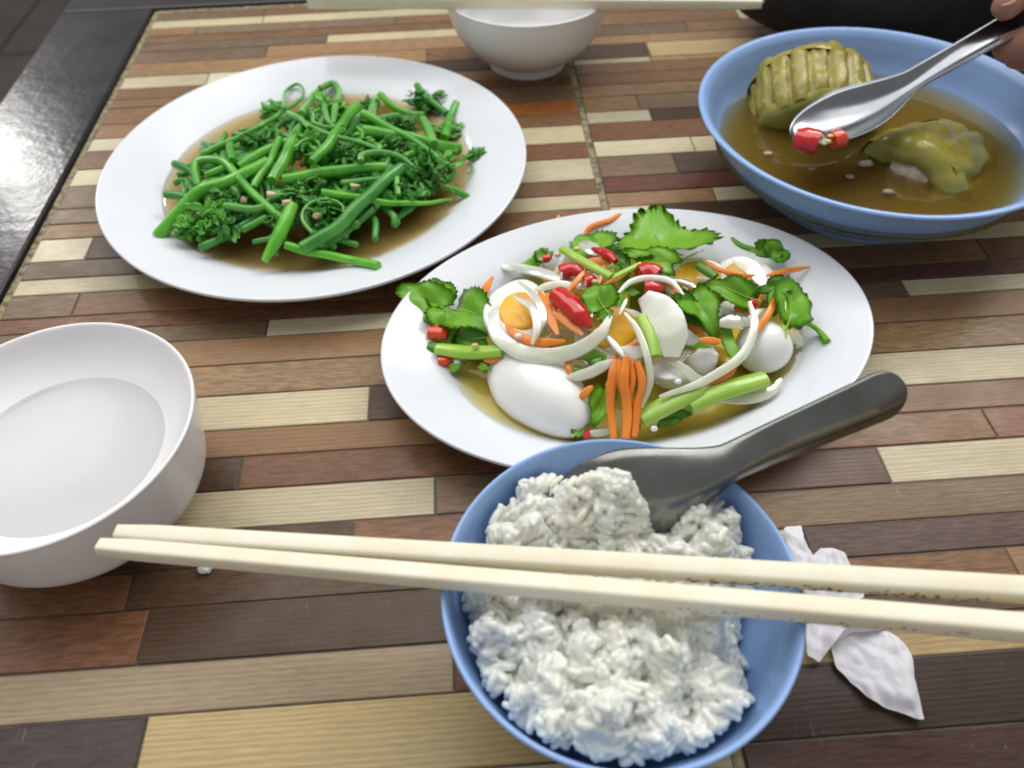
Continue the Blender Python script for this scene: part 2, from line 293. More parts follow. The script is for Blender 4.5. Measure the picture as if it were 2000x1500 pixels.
Rrows = [(64.95, [(GREY, 18, 0), (BRN, 99, .3)]), (62.9, [(BRN, 16, .3), (GREY, 99, 0)]), (60.9, [(BRN, 20.8, .2), (CREAM, 32, 1), (BRN, 99, .2)]), (58.75, [(GREY, 16.5, .2), (TAN, 99, .3)]), (57.1, [(TAN, 99, .3)]),
 (55.75, [(DRK, 13.0, .2), (GOLD, 26, 1), (BRN, 99, .2)]), (53.6, [(PALE, 12.9, 1), (TAN, 99, .3)]), (52.9, [(BRN, 99, .2)]), (51.5, [(BRN, 20, .4), (RED, 99, .2)]), (49.95, [(TAN, 18, .2), (BRN, 99, .2)]), (48.4, [(TAN, 11, .1), (GREY, 99, .3)]),
 (46.53, [(CREAM, 11.55, 1), (DRK, 99, .2)]), (45.15, [(RED, 99, 0)]), (43.05, [(CREAM, 13.5, .8), (PALE, 99, 1)]), (41.33, [(GREY, 12, .3), (DRK, 99, .3)]), (39.2, [((.12, .042, .026), 99, 0)]), (37.63, [(TAN, 13.6, .1), (PALE, 22, 1), (BRN, 99, .3)]),
 (36.3, [(CREAM, 10.0, 1), (DRK, 99, .2)]), (34.5, [(BRN, 99, .3)]), (32.95, [(PALE, 99, 1)]), (31.7, [(BRN, 26.4, .3), (RED, 99, .2)]), (29.95, [((.12, .055, .036), 99, .2)]), (28.82, [(GREY, 21.2, .2), (CREAM, 99, .9)]), (27.64, [(TAN, 99, .7)]), (25.87, [((.25, .155, .075), 99, 0)]),
 (23.94, [(PALE, 99, .9)]), (21.9, [(BRN, 99, 1)]), (20.36, [(BRN, 21.4, .1), ((.22, .10, .055), 99, 0)]), (18.7, [((.11, .058, .034), 16.1, 1), (PALE, 99, 1)]), (16.84, [((.19, .118, .06), 99, .4)]), (15.12, [(PALE, 11.8, 1), ((.105, .055, .038), 99, .1)]),
 (13.68, [((.20, .095, .04), 19.2, 0), (TAN, 99, 1)]), (12.1, [(DRK, 99, .3)]), (11.2, [((.33, .235, .11), 99, .8)]), (9.78, [((.042, .022, .014), 99, .9)]), (7.4, [((.060, .026, .018), 99, .1)]), (4.6, [(PALE, 99, .3)]), (1.5, [(BRN, 99, .3)]), (-2, [(RED, 99, 0)]), (-6, [(TAN, 99, .4)]), (-10, [(GREY, 99, .3)]), (-16, [(BRN, 99, .3)]), (-22, [(PALE, 99, 1)]), (-29.9, None)]
tints = [PALE, CREAM, TAN, BRN, DRK, RED, GREY, LIL]
Xrows = []
for (y, s) in Rrows:
    if s is None: Xrows.append((y, None)); continue
    a = rnd.choice(tints); b_ = rnd.choice(tints); Xrows.append((y, [(a, rnd.uniform(46, 62), rnd.random()), (b_, 99, rnd.random())]))
GAP = .035
def lay(rows, x0, x1):
    ys = [r[0] for r in rows]
    v, f = box(x0, x1, ys[-1], ys[0], -3.0, -.055, .01); t = emit('tile', v, f, M['tile'], parent=table, smooth=False)
    for i in range(len(rows)-1):
        yt, yb = ys[i], ys[i+1]; a = x0
        for col, xe, grain in rows[i][1]:
            b_ = min(xe, x1)
            if b_ <= a: continue
            dz = rnd.uniform(-.008, .008); v, f = box(a+GAP, b_-GAP, yb+GAP, yt-GAP, -.2, TOP+dz, .05)
            c = (v.min(0)+v.max(0))/2; p = emit('plank', v, f, M['plank'], parent=t, smooth=False)
            k = rnd.uniform(.9, 1.1); p.color = (col[0]*k, col[1]*k, col[2]*k*rnd.uniform(.94, 1.06), grain); a = b_
lay(Lrows, XL, XG0); lay(Rrows, XG1, XR); lay(Xrows, XR+.38, 70.9)

# ------------------------------------------------------------------ crockery
def bowl_profile(R, H, foot, bulge=0.):
    k = bulge                                    # the rounder bowl is shallow inside
    outer = [(foot-.35, .18), (foot-.22, 0.0), (foot, .02), (foot+.04, .4), (foot+.10, .62), (foot+.62+k, .92), (foot+1.35+k, 1.55), (R-.72+k*.6, H*.52), (R-.30+k*.2, H*.76), (R-.06, H*.95), (R, H-.07)]
    lip = [(R-.02, H), (R-.10, H+.015), (R-.17, H-.05)]
    shallow = [(R-.24, H*.94), (R-.55, H*.84), (R-1.15, H*.735), (R-2.2, H*.635), (1.6, H*.585), (0.0, H*.575)]
    inner = shallow if bulge else [(R-.24, H*.93), (R-.46, H*.75), (R-.98+k*.5, H*.52), (foot+1.0+k, 1.75), (foot+.1+k*.5, 1.15), (1.4, .90), (0.0, .86)]
    under = [(0.0, .42), (foot-.5, .40)]
    return under+smooth_prof(outer, 4)+smooth_prof(lip, 3)+smooth_prof(inner, 5)
def bowl(name, c, R, H, foot, m, label, bulge=0., seg=112):
    v, f = lathe(bowl_profile(R, H, foot, bulge), c[0], c[1], seg); return emit(name, v, f, m, label=label, cat='bowl', org=(c[0], c[1], 0))
BACK, RICE, LEFT, SOUP = (4.2, 53.75), (3.59, 10.87), (-16.2, 18.62), (21.5, 36.7)
bowl('rice_bowl', RICE, 5.48, 5.0, 2.7, M['blue'], 'small sky-blue bowl heaped with white rice at the front edge')
bowl('white_bowl', LEFT, 5.32, 5.0, 2.75, M['bowlwhite'], 'white bowl of thin clear soup cut off by the left picture edge', bulge=.55)
bowl('white_bowl', BACK, 5.63, 5.05, 2.72, M['bowlwhite'], 'small white footed bowl at the far side with chopsticks laid across it')
def fill(name, c, R, H, foot, bulge, z, m, label):
    """liquid that follows the inside of a bowl up to height z"""
    pr = bowl_profile(R, H, foot, bulge); k = max(range(len(pr)), key=lambda i: pr[i][1]); inn = [(r+.05, zz-.05) for r, zz in pr[k:] if zz-.05 < z-.05][::-1]
    rz = float(np.interp(z, [q[1] for q in inn]+[H], [q[0] for q in inn]+[R-.3]))
    prof = [(0, inn[0][1])]+inn[1:]+[(rz+.03, z+.012), (rz-.08, z+.004), (rz-.25, z), (rz*.5, z), (0, z)]
    v, f = lathe(prof, c[0], c[1], 96); return emit(name, v, f, m, label=label, cat='soup', org=(c[0], c[1], .7))
fill('clear_soup', LEFT, 5.32, 5.0, 2.75, .55, 3.4, M['water'], 'thin clear soup inside the white bowl at the left edge')
fill('clear_soup', BACK, 5.63, 5.05, 2.72, 0, 3.6, M['water'], 'thin pale soup inside the small white bowl under the far chopsticks')
# soup bowl: wide, flared, with a rolled lip
sp = [(0, .5), (4.3, .45)]+smooth_prof([(4.6, .1), (4.8, 0), (5.0, .05), (5.05, .45), (5.5, .75), (6.6, 1.4), (7.6, 2.35), (8.3, 3.3), (8.85, 4.2), (9.22, 4.72), (9.42, 4.86)], 5)+smooth_prof([(9.46, 4.96), (9.38, 5.03), (9.2, 5.02), (9.02, 4.9)], 4)+smooth_prof([(8.86, 4.72), (8.62, 4.2), (8.2, 3.3), (7.5, 2.5), (6.4, 1.6), (5.0, 1.0), (3, .85), (0, .82)], 5)
v, f = lathe(sp, *SOUP, 128); emit('soup_bowl', v, f, M['blue'], label='large wide-rimmed sky-blue bowl of bitter gourd soup', cat='bowl', org=(SOUP[0], SOUP[1], 0))
v, f = lathe([(0, .8), (4, .8), (6.6, 1.6), (8.3, 2.9), (8.32, 3.16), (8.2, 3.08), (8.0, 3.05), (4, 3.05), (0, 3.05)], *SOUP, 128)
emit('broth', v, f, M['broth'], label='cloudy olive-brown broth filling the large blue bowl', cat='soup', org=(SOUP[0], SOUP[1], .8))
# plates
def plate_profile(R, H):
    w = R*.72
    out = smooth_prof([(w*.80, .25), (w*.82, 0), (w*.86, 0), (w*.88, .22), (w*.99, .48), (R*.85, 1.05), (R*.965, H-.34), (R-.02, H-.16)], 4)
    lip = smooth_prof([(R, H-.08), (R-.03, H), (R-.14, H+.02), (R-.3, H-.03)], 3)
    inn = smooth_prof([(R*.93, H-.16), (R*.84, H-.50), (R*.77, H-.82), (w*1.01, H-1.08), (w*.95, H-1.28), (w*.85, H-1.40), (w*.5, H-1.43), (0, H-1.44)], 5)
    return [(0, .24), (w*.7, .24)]+out+lip+inn
GP, SPL = (-9.06, 39.95), (6.47, 25.04)
v, f = lathe(plate_profile(12.04, 2.0), *GP, 144); emit('plate', v, f, M['white'], label='round white plate holding the stir-fried green shoots', cat='plate', org=(*GP, 0))
SROT = math.radians(9.37)
pp = [(r/11.25, z) for r, z in plate_profile(11.25, 2.0)]
v, f = lathe(pp, *SPL, 144, 11.25, 8.23, SROT); emit('plate', v, f, M['white'], label='oval white plate holding the egg salad in the middle of the table', cat='plate', org=(*SPL, 0))
def pool(c, prof, ax=1., ay=1., rot=0., amp=.25, seed=3):
    v, f = lathe(prof, c[0], c[1], 120, ax, ay, rot)
    for i, p in enumerate(v):
        d = p[:2]-np.array(c); k = 1+amp*.1*noise.noise(Vector((*(nrm(np.append(d, 0))[:2]*1.7), seed))); v[i, :2] = np.array(c)+d*k
    return v, f
v, f = pool(GP, [(0, .45), (7.0, .45), (8.4, .55), (9.0, .93), (8.9, .99), (8.6, 1.0), (4, 1.0), (0, 1.0)])
emit('sauce', v, f, M['sauce'], label='shallow pool of brown sauce around the green shoots', cat='sauce', org=(*GP, .45))
v, f = pool(SPL, [(0, .45), (.6, .45), (.70, .62), (.762, .95), (.75, .98), (.72, .985), (.4, .985), (0, .985)], 11.25, 8.23, SROT)
emit('dressing', v, f, M['dressing'], label='clear yellow dressing pooled in the oval salad plate', cat='dressing', org=(*SPL, .45))

# ------------------------------------------------------------------ chopsticks
def chopstick(a, b, r0, r1, label, group, twist=.0, smudge=None):
    a, b = np.array(a, float), np.array(b, float); n = 24; P = np.array([a+(b-a)*t for t in np.linspace(0, 1, n)])
    c, s = math.cos(twist), math.sin(twist); sec = [(x*c-y*s, x*s+y*c) for x, y in rsq(1, 1, .38, 4)]
    v, f = sweep(P, sec, [r0*.82, r0]+[r0+(r1-r0)*t for t in np.linspace(.05, 1, 22)], cap='flat', flat_up=True)
    o = emit('chopstick', v, f, M['ivory'], label=label, cat='chopstick', group=group)
    if smudge:
        parts = []
        for k in range(90):
            t = smudge[0]+(smudge[1]-smudge[0])*rnd.random(); p = a+(b-a)*t; r = r0+(r1-r0)*t
            T = nrm(b-a); side = np.cross(T, [0, 0, 1]); ang = rnd.gauss(-.42, .22)
            q = p+side*r*1.0+np.array([0, 0, r*ang]); s_ = rnd.uniform(.012, .05)
            parts.append(ball(q, (s_*2.6, .010, s_*.8), 6, 4))
        v, f = merge(parts); emit('smudge', v, f, M['grime'], parent=o)
    return o
ZC = 5.42
a1, b1 = at(195, 1068, ZC), at(2000, 1226, ZC+.1); d1 = nrm(b1-a1)
a2, b2 = at(230, 1041, ZC), at(2000, 1152, ZC+.1); d2 = nrm(b2-a2)
chopstick(a1, a1+d1*28.6, .27, .345, 'front one of two ivory chopsticks lying across the rice bowl', 'chopsticks on the rice bowl', .12, (.62, .95))
chopstick(a2, a2+d2*28.6, .27, .345, 'rear one of two ivory chopsticks lying across the rice bowl', 'chopsticks on the rice bowl', -.05, (.62, .93))
e1, e2 = at(603, 2, ZC), at(1487, 7, ZC); dd = np.array([.02, .82, 0])
chopstick(e2, e1, .30, .39, 'nearer ivory chopstick across the far white bowl', 'chopsticks on the far bowl')
chopstick(e2+dd+np.array([.4, 0, 0]), e1+dd, .30, .39, 'farther ivory chopstick across the far white bowl', 'chopsticks on the far bowl')

# ------------------------------------------------------------------ spoons
def spoon(P0, Pe, N, m, label, rise=.28, wide=4.3, depth=1.15, hw=1.75, bl=6.6):
    """deep oval bowl flowing into a broad channelled handle; Pe is the end of the handle"""
    P0, Pe = np.asarray(P0), np.asarray(Pe); X, W, N = frame(Pe-P0, N); L = np.linalg.norm(Pe-P0)
    for _ in range(4):
        E = Pe-N*rise*(L-bl*.7); X, W, N = frame(E-P0, N); L = np.linalg.norm(E-P0)
    ns, nq = 72, 19; V, F = [], []
    for layer in (0, 1):
        for i in range(ns+1):
            s = L*(1-math.cos(math.pi*i/ns))/2; t = s/bl
            wb = wide*math.sqrt(max(0, 1-((t-.46)/.465)**2)) if t < .46 else max(0, wide*(1-.5*((t-.46)/.54)**2))
            hnd = hw*(.80+.24*min(1, max(0, (s-bl)/(L-bl)))); e = L-s; hnd *= math.sqrt(max(0, 1-(1-min(e/(hw*.5), 1))**2))
            k = min(1, max(0, (t-.50)/1.0)); k = k*k*(3-2*k); w = max((1-k)*max(wb, hnd if t > .6 else 0)+k*hnd, .03)
            dep = depth*math.sin(math.pi*min(.5, t*.62+.02))**.7*(1-k)+.30*k
            if e < 1: dep *= max(e, .1)
            h = max(0, s-bl*.7); hz = rise*h*h/(h+3)*1.4
            for j in range(nq):
                q = -1+2*j/(nq-1); V.append(P0+X*s+W*(q*w/2)+N*(dep*(abs(q)**2.2-1)+hz-.10*layer))
    st = nq*(ns+1)
    for i in range(ns):
        for j in range(nq-1):
            q = (i*nq+j, (i+1)*nq+j, (i+1)*nq+j+1, i*nq+j+1); F.append(q[::-1]); F.append(tuple(x+st for x in q))
        for j in (0, nq-1):
            q = (i*nq+j, (i+1)*nq+j, (i+1)*nq+j+st, i*nq+j+st); F.append(q if j == 0 else q[::-1])
    for i in (0, ns):
        for j in range(nq-1): F.append((i*nq+j, i*nq+j+1, i*nq+j+1+st, i*nq+j+st))
    return emit('spoon', V, F, m, label=label, cat='spoon')
pe = at(1768, 752, 8.2); p0 = at(1078, 1042, 2.9); view = nrm(at(1400, 900, 6)-CAM)
spoon(p0, pe, view*.85+np.array([-.05, .1, .55]), M['steel_darkened'], 'dull steel spoon stuck in the rice, its back to us', rise=.035, wide=4.5, depth=1.15, hw=1.82, bl=6.0)
q0 = at(1552, 268, 5.0); q1 = at(1992, 36, 8.6)
spoon(q0, q1+nrm(q1-q0)*2.4, np.array([-.34, -.12, 1]), M['steel'], 'shiny steel spoon held over the soup, carrying chilli slices', rise=.07, wide=3.7, depth=.85, hw=1.75, bl=6.6)

# ------------------------------------------------------------------ rice
def rice_h(x, y):
    g = lambda cx, cy_, s, h, t=None: h*math.exp(-(((x-cx)/s)**2+((y-cy_)/(t or s))**2))
    h = 3.7+g(0, 3.0, 1.55, 2.1, 1.25)+g(-2.6, 2.6, 1.2, .9)+g(3.5, 1.9, 1.5, 1.05)+g(-1.8, -1.6, 2.2, 1.0)+g(-.3, -3.6, 1.6, .9)+g(-3.4, 0, 1.2, .5)+g(1.4, -1.2, 1.3, .5)
    h -= 1.5/(1+math.exp(-(x-3.5-.35*max(0, y+1))*3.5))*(1/(1+math.exp((y-.6)*3)))
    h += .85*noise.noise(Vector((x*.75, y*.75, 3.3)))+.80*noise.noise(Vector((x*1.35, y*1.35, 8.1)))+.25*noise.noise(Vector((x*3, y*3, 1.1)))
    r = math.hypot(x, y)
    return h-max(0, r-4.55)*.4
def rice():
    gv, gf = [], []; seg, rg = 8, 7
    for i in range(rg+1):
        ph = math.pi*i/rg; r = math.sin(ph)**.48 if 0 < i < rg else 0
        for j in range(seg):
            t = 2*math.pi*j/seg; gv.append((math.cos(ph), r*math.cos(t), r*math.sin(t)*.85))
    for i in range(rg):
        for j in range(seg): k = (j+1) % seg; gf.append((i*seg+j, i*seg+k, (i+1)*seg+k, (i+1)*seg+j))
    gv = np.array(gv); gf = np.array(gf); rs = np.random.RandomState(4); Vs, Fs, n = [], [], 0; cnt = 0
    inner = lambda z: np.interp(z, [.8, 1.02, 1.62, 2.5, 3.7, 4.6, 5.0], [1.4, 2.7, 3.6, 4.38, 4.84, 5.05, 5.2])
    while cnt < 2700:
        x, y = rs.uniform(-5.2, 5.2, 2); h = rice_h(x, y); h += -abs(rs.normal(0, .09))+rs.uniform(0, .14)*(rs.rand() < .4)
        if math.hypot(x, y) > inner(h)-.18: continue
        L, w = rs.uniform(.28, .36), rs.uniform(.135, .16); e_ = .12
        n_ = nrm([-(rice_h(x+e_, y)-rice_h(x-e_, y))/(2*e_), -(rice_h(x, y+e_)-rice_h(x, y-e_))/(2*e_), 1.0])
        flow = 3.1*noise.noise(Vector((x*.9, y*.9, 5.5)))+rs.normal(0, .75); a = np.array([math.cos(flow), math.sin(flow), 0]); a = nrm(a-n_*(a@n_)+n_*rs.normal(0, .10))
        b = nrm(np.cross(a, rs.normal(0, 1, 3))); c = np.cross(a, b)
        g = gv*np.array([L, w, w]); g[:, 1] += rs.uniform(-.05, .05)*np.cos(gv[:, 0]*2.2)
        Vs.append(g@np.array([a, b, c])+np.array([RICE[0]+x, RICE[1]+y, h])); Fs.append(gf+n); n += len(gv); cnt += 1
    V = np.concatenate(Vs); F = np.concatenate(Fs)
    # the packed body of the mound beneath the loose grains, closed so that grains and body fuse
    nx = 64; bv, bf = [], []; idx = {}; nV = len(V)
    for i in range(nx+1):
        for j in range(nx+1):
            x, y = -5+10*i/nx, -5+10*j/nx; h = rice_h(x, y)-.08
            if math.hypot(x, y) < inner(h)-.1: idx[i, j] = len(bv); bv += [(RICE[0]+x, RICE[1]+y, h), (RICE[0]+x*.86, RICE[1]+y*.86, min(h-.25, max(1.25, h-1.6)))]
    edges = {}
    for i in range(nx):
        for j in range(nx):
            q = [(i, j), (i+1, j), (i+1, j+1), (i, j+1)]
            if all(k in idx for k in q):
                t_ = [idx[k]+nV for k in q]; bf += [tuple(t_), tuple(k+1 for k in t_[::-1])]
                for k in range(4): e = (t_[k], t_[(k+1) % 4]); edges[e] = 1
    bf += [(b_, a_, a_+1, b_+1) for a_, b_ in edges if (b_, a_) not in edges]
    V = np.concatenate([V, np.array(bv)]); F = [tuple(x) for x in F]+bf
    o = emit('rice', V, F, M['rice'], label='heap of sticky white cooked rice in the small blue bowl', cat='rice', kind='stuff', org=(RICE[0], RICE[1], 1))
    r = o.modifiers.new('r', 'REMESH'); r.mode = 'VOXEL'; r.voxel_size = .024*S; r.use_smooth_shade = True
    q = o.modifiers.new('s', 'SMOOTH'); q.iterations = 2; q.factor = .45
    me = bpy.data.meshes.new_from_object(o.evaluated_get(bpy.context.evaluated_depsgraph_get())); o.modifiers.clear(); o.data = me
    me.polygons.foreach_set('use_smooth', [True]*len(me.polygons))
rice()

# ------------------------------------------------------------------ green shoots
GC = at(600, 338, 1.9)[:2]
def gsurf(x, y):
    d = ((x-GC[0])/8.8)**2+((y-GC[1])/8.2)**2; return .95+2.3*max(0, 1-d)**.75
def on(u, v, surf, lay_):
    z = 1.6
    for _ in range(14):
        p = at(u, v, z); z = .5*z+.5*(surf(p[0], p[1])+lay_)
    return at(u, v, z)
gz = lambda x, y: (280+.35*x, 120+.35*y)
def gpath(pts, lay_): return np.array([on(*gz(x, y), gsurf, (l[0] if l else 0)+lay_) for x, y, *l in pts])
PX = .0103
def stem(pts, w, lay_=0., m='stem', label=None, taper=None, name='shoot_stem', group='stir-fried green shoots', seg=10):
    P = crom(gpath(pts, lay_), 7); r = w*PX/2*(.88 if w > 40 else 1)
    P += np.array([np.array(noise.noise_vector(Vector(p*.6)))*.11 for p in P])
    sec = [(math.cos(t)*(1+.07*math.cos(5*t)), math.sin(t)*(1+.07*math.cos(5*t))) for t in np.linspace(0, 2*math.pi, 15, endpoint=False)]
    v, f = sweep(P, sec, np.array(taper if taper else [1, 1.02, .98, 1])*r, cap='flat' if w > 35 else 'round')
    return emit(name, v, f, M[m], label=label, cat='vegetable stem', group=group)
T = 'green shoot stem '
stem([(85, 980, -.0), (300, 745), (520, 655), (700, 560)], 76, .25, 'stem_bright', 'thick bright shoot stem whose cut end reaches the lower left plate rim')
stem([(320, 520), (560, 410), (720, 320), (890, 200)], 34, .25, 'stem', 'thin straight shoot stem along the upper left edge of the pile', [1.1, 1, .8, .7])
stem([(300, 700, -.3), (300, 570), (430, 555), (530, 650), (650, 770), (780, 880)], 50, .35, 'stem', 'kinked shoot stem bending like a bracket at the left of the pile')
stem([(480, 465), (492, 560)], 46, .55, 'stem', 'short upright stem stub on the left of the pile')
stem([(530, 600), (700, 490), (860, 425)], 62, .05, 'stem', 'stem lying behind the short stub at the left of the pile')
stem([(722, 668), (800, 520), (885, 360)], 66, .55, 'stem', 'stem with pale cut end pointing down in the pile centre')
stem([(615, 700), (715, 540), (762, 425)], 42, .40, 'stem', 'slender stem just left of the pale-ended centre stem')
stem([(940, 562), (1060, 420), (1190, 255)], 62, .75, 'stem', 'thick stem slanting up on top of the pile centre', [.8, 1, 1.05, 1])
stem([(780, 660), (1060, 615), (1345, 588)], 66, .35, 'stem', 'long straight stem lying level across the pile centre')
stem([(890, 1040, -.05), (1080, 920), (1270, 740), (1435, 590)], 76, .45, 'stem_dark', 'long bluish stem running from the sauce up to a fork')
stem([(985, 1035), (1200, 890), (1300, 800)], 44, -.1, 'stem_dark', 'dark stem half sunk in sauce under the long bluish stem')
stem([(675, 1115, .05), (760, 960), (835, 795)], 72, .35, 'stem_bright', 'bright green stem pointing down into the sauce at the front', [.55, 1, 1.05, .95])
stem([(790, 1025), (1000, 1075), (1160, 1112), (1312, 1142, .75)], 48, .12, 'stem_bright', 'bright stem reaching over the sauce onto the front plate rim')
stem([(1225, 400), (1420, 420), (1600, 460), (1755, 490)], 84, .35, 'stem', 'thick level stem at the right side of the pile')
stem([(1562, 325), (1625, 460)], 60, .75, 'tendril', 'pale rounded stem tip sticking up at the right of the pile')
stem([(1225, 300), (1400, 385), (1560, 480), (1690, 590)], 48, .65, 'stem', 'thin stem slanting down over the thick level stem on the right', [1.2, 1, .9, 1])
stem([(1320, 185), (1400, 250), (1480, 290), (1570, 300)], 50, .45, 'stem', 'pale-ended stem at the top right of the pile')
stem([(1742, 235, .3), (1705, 340, .1), (1675, 430)], 56, .25, 'stem', 'short stem standing up at the far right of the pile')
stem([(1530, 128, .6), (1580, 200, .4), (1690, 290)], 46, .35, 'stem_dark', 'stem poking out above the dark leaf clump at top right')
stem([(1000, 730), (1250, 770), (1500, 790), (1720, 775)], 44, .25, 'stem_bright', 'long tapering stem under the fork on the right', [1.2, 1, .7, .35])
stem([(1690, 700), (1810, 755)], 42, .15, 'stem', 'small stem end resting in sauce at lower right')
stem([(450, 815), (600, 825), (690, 800)], 46, .35, 'tendril', 'pale side branch at the lower left of the pile')
stem([(1265, 315), (1300, 215)], 58, .55, 'stem', 'stubby upright stem near the top of the pile')
stem([(560, 940), (690, 865)], 34, .15, 'stem_dark', 'little stem by the sauce at lower left of the pile')
stem([(1410, 640), (1425, 745)], 36, .4, 'stem', 'short hanging side shoot below the stem fork')
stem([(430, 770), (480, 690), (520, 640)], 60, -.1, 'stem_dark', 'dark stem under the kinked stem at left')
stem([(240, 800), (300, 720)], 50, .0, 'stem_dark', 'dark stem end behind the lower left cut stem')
stem([(1450, 540), (1540, 500)], 42, .3, 'stem', 'short stem between the fork and the thick right stem')
stem([(350, 640), (470, 590), (640, 520)], 46, .1, 'stem', 'stem along the left flank just below the thin straight one')
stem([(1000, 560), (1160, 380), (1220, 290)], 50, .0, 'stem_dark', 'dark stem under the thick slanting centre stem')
stem([(880, 300), (930, 220), (990, 160)], 52, .45, 'stem', 'stem rising to the curled tip at the top')
def tend(pts, w, lay_, label, m='tendril'): stem(pts, w, lay_, m, label, [1, 1, .8, .55], name='tendril', seg=6)
tend([(785, 260), (795, 165), (850, 122), (895, 160), (880, 215)], 20, .7, 'looped tendril arching above the top of the pile', 'stem')
tend([(880, 330), (1000, 400), (1150, 432), (1300, 490), (1350, 520)], 26, .8, 'long thin tendril sloping across the pile top')
tend([(945, 290), (955, 345), (1040, 372), (1120, 350)], 20, .95, 'short hooked tendril near the curled tip')
tend([(1215, 560), (1230, 520), (1330, 508), (1430, 530), (1505, 585)], 36, .8, 'pale arched tendril over the stem fork')
tend([(940, 960), (888, 880), (920, 800), (1000, 762), (1080, 782), (1115, 835), (1090, 880)], 18, .45, 'thin ring-shaped tendril above a garlic bit')
tend([(985, 155), (1060, 118), (1092, 175), (1060, 240), (1010, 225), (1010, 170)], 46, .65, 'fat curled pale shoot tip crowning the pile')
tend([(1010, 240), (1030, 330), (1075, 380)], 34, .9, 'pale bud hanging from the curled shoot tip')
tend([(1075, 250), (1065, 300), (1060, 350)], 44, .95, 'ribbed pale bud on the pile top')
tend([(815, 285), (875, 325), (925, 375)], 36, .9, 'pale flower bud left of the curled tip')
tend([(850, 480), (900, 440), (960, 440), (980, 490), (920, 520)], 16, .75, 'wiry tendril coil in the pile centre')
tend([(1110, 670), (1230, 660), (1340, 650)], 26, .55, 'slim tendril below the long level stem')
tend([(1690, 660), (1760, 560), (1840, 520), (1930, 535)], 20, .3, 'thin tendril reaching out over the right plate rim', 'stem_dark')
tend([(1830, 560), (1835, 610), (1810, 630)], 14, .3, 'tiny hanging tendril at the right rim', 'stem_dark')
tend([(170, 970), (280, 935), (400, 940), (480, 960)], 12, .12, 'hair-thin tendril floating on the sauce at lower left', 'stem_dark')
def clump(x, y, rad, lay_, label, n=90, m='curl', tend_n=8, seed=0):
    rs = random.Random(seed); c = on(*gz(x, y), gsurf, lay_-.12); R = rad*PX*.92; parts = []
    for k in range(n):
        d = nrm([rs.gauss(0, 1), rs.gauss(0, 1), rs.gauss(.2, .75)]); p = c+d*R*rs.uniform(.15, .75)*np.array([1, 1, .62])
        t = nrm([rs.gauss(0, 1), rs.gauss(0, 1), rs.gauss(0, .6)]); Q = [p]; L = R*rs.uniform(.4, 1.0)
        for s in range(5):
            t = nrm(t+np.array([rs.gauss(0, .36), rs.gauss(0, .36), rs.gauss(-.05, .34)])); Q.append(Q[-1]+t*L/5)
        w = rs.uniform(.07, .24)
        parts.append(sweep(np.array(Q), [(1, 0), (.3, .35), (-1, .15), (-.2, .1)], np.array([.5, 1, 1.1, .9, .25])*w))
    for k in range(5):                                   # wilted leaf blades, folded and drooping
        p = c+np.array([rs.gauss(0, .35), rs.gauss(0, .35), rs.uniform(.15, .5)])*R; t = rs.uniform(0, 6.28); Q = [p]; L = rs.uniform(.7, 1.5)
        for s_ in range(6): t += rs.gauss(0, .5); Q.append(Q[-1]+np.array([math.cos(t), math.sin(t), rs.gauss(-.12, .25)])*L/6)
        Q = crom(Q, 3); wv = rs.uniform(.16, .30); u_ = nrm([rs.gauss(0, .6), rs.gauss(-.3, .6), 1])
        lv, lf = sweep(Q, [(1, .28), (.55, .02), (0, -.1), (-.55, .06), (-1, .34), (-.5, .12), (0, -.02), (.5, .08)], np.array([.25, .8, 1, .9, .7, .15])*wv, up=u_, flat_up=True)
        parts.append((jit(lv, .10, 2.6, rs.random()*9), lf))
    for k in range(tend_n):
        p = c+np.array([rs.gauss(0, .4), rs.gauss(0, .4), rs.gauss(.3, .2)])*R; a0 = rs.uniform(0, 6.28); r = rs.uniform(.12, .3)
        Q = [p+np.array([math.cos(a0+s*.8)*r*(1-s*.07), math.sin(a0+s*.8)*r*(1-s*.07), .03*s]) for s in range(9)]
        parts.append(sweep(crom(Q, 3), circ(5), .028))
    v, f = merge(parts); return emit('leafy_tip', v, f, M[m], label=label, cat='leaf', group='curly leaf clumps among the shoots')
cl = [(1575, 235, 120, .45, 'dark curly leaf clump at the top right of the pile'), (1255, 270, 90, .2, 'curly leaf clump behind the pile top'), (1140, 520, 130, .2, 'dark curly leaves in the hollow of the pile centre'),
 (1590, 640, 150, .2, 'large dark frilly leaf clump at the lower right'), (930, 480, 110, .35, 'frilly leaves right of the pale-ended stem'), (400, 870, 100, .15, 'feathery leaf tuft at the lower left in sauce'),
 (270, 930, 90, -.05, 'thin feathery leaves lying in sauce beside the cut stem'), (1050, 275, 110, .55, 'frilly leaves under the curled shoot tip'), (880, 730, 110, .1, 'dark leaves in the gap at the pile front'),
 (1450, 360, 110, .25, 'curly leaves above the thick right stem'), (740, 290, 100, .15, 'leaf clump on the upper left shoulder of the pile'), (1390, 480, 110, .2, 'small dark leaves below the thick right stem'),
 (1660, 580, 80, .5, 'pale curly knot at the right end of a thin stem'), (1040, 830, 120, .1, 'leaves inside the ring-shaped tendril'), (540, 740, 110, .0, 'dark leaves behind the left front stems'), (1690, 400, 90, .15, 'curly leaves at the far right under the standing stem'),
 (1870, 530, 60, .25, 'curled leaf tip lying out on the right plate rim'), (620, 470, 100, .0, 'leaves under the left stems'), (1500, 740, 110, .05, 'frilly leaves in sauce below the large clump'), (1230, 480, 110, .3, 'curly leaves beneath the long thin tendril'), (480, 930, 80, -.05, 'wisps of leaf in sauce near the front left'), (760, 880, 80, .0, 'dark leaves where the front stems cross'), (1330, 690, 90, .05, 'leaves between the long stems and the fork')]
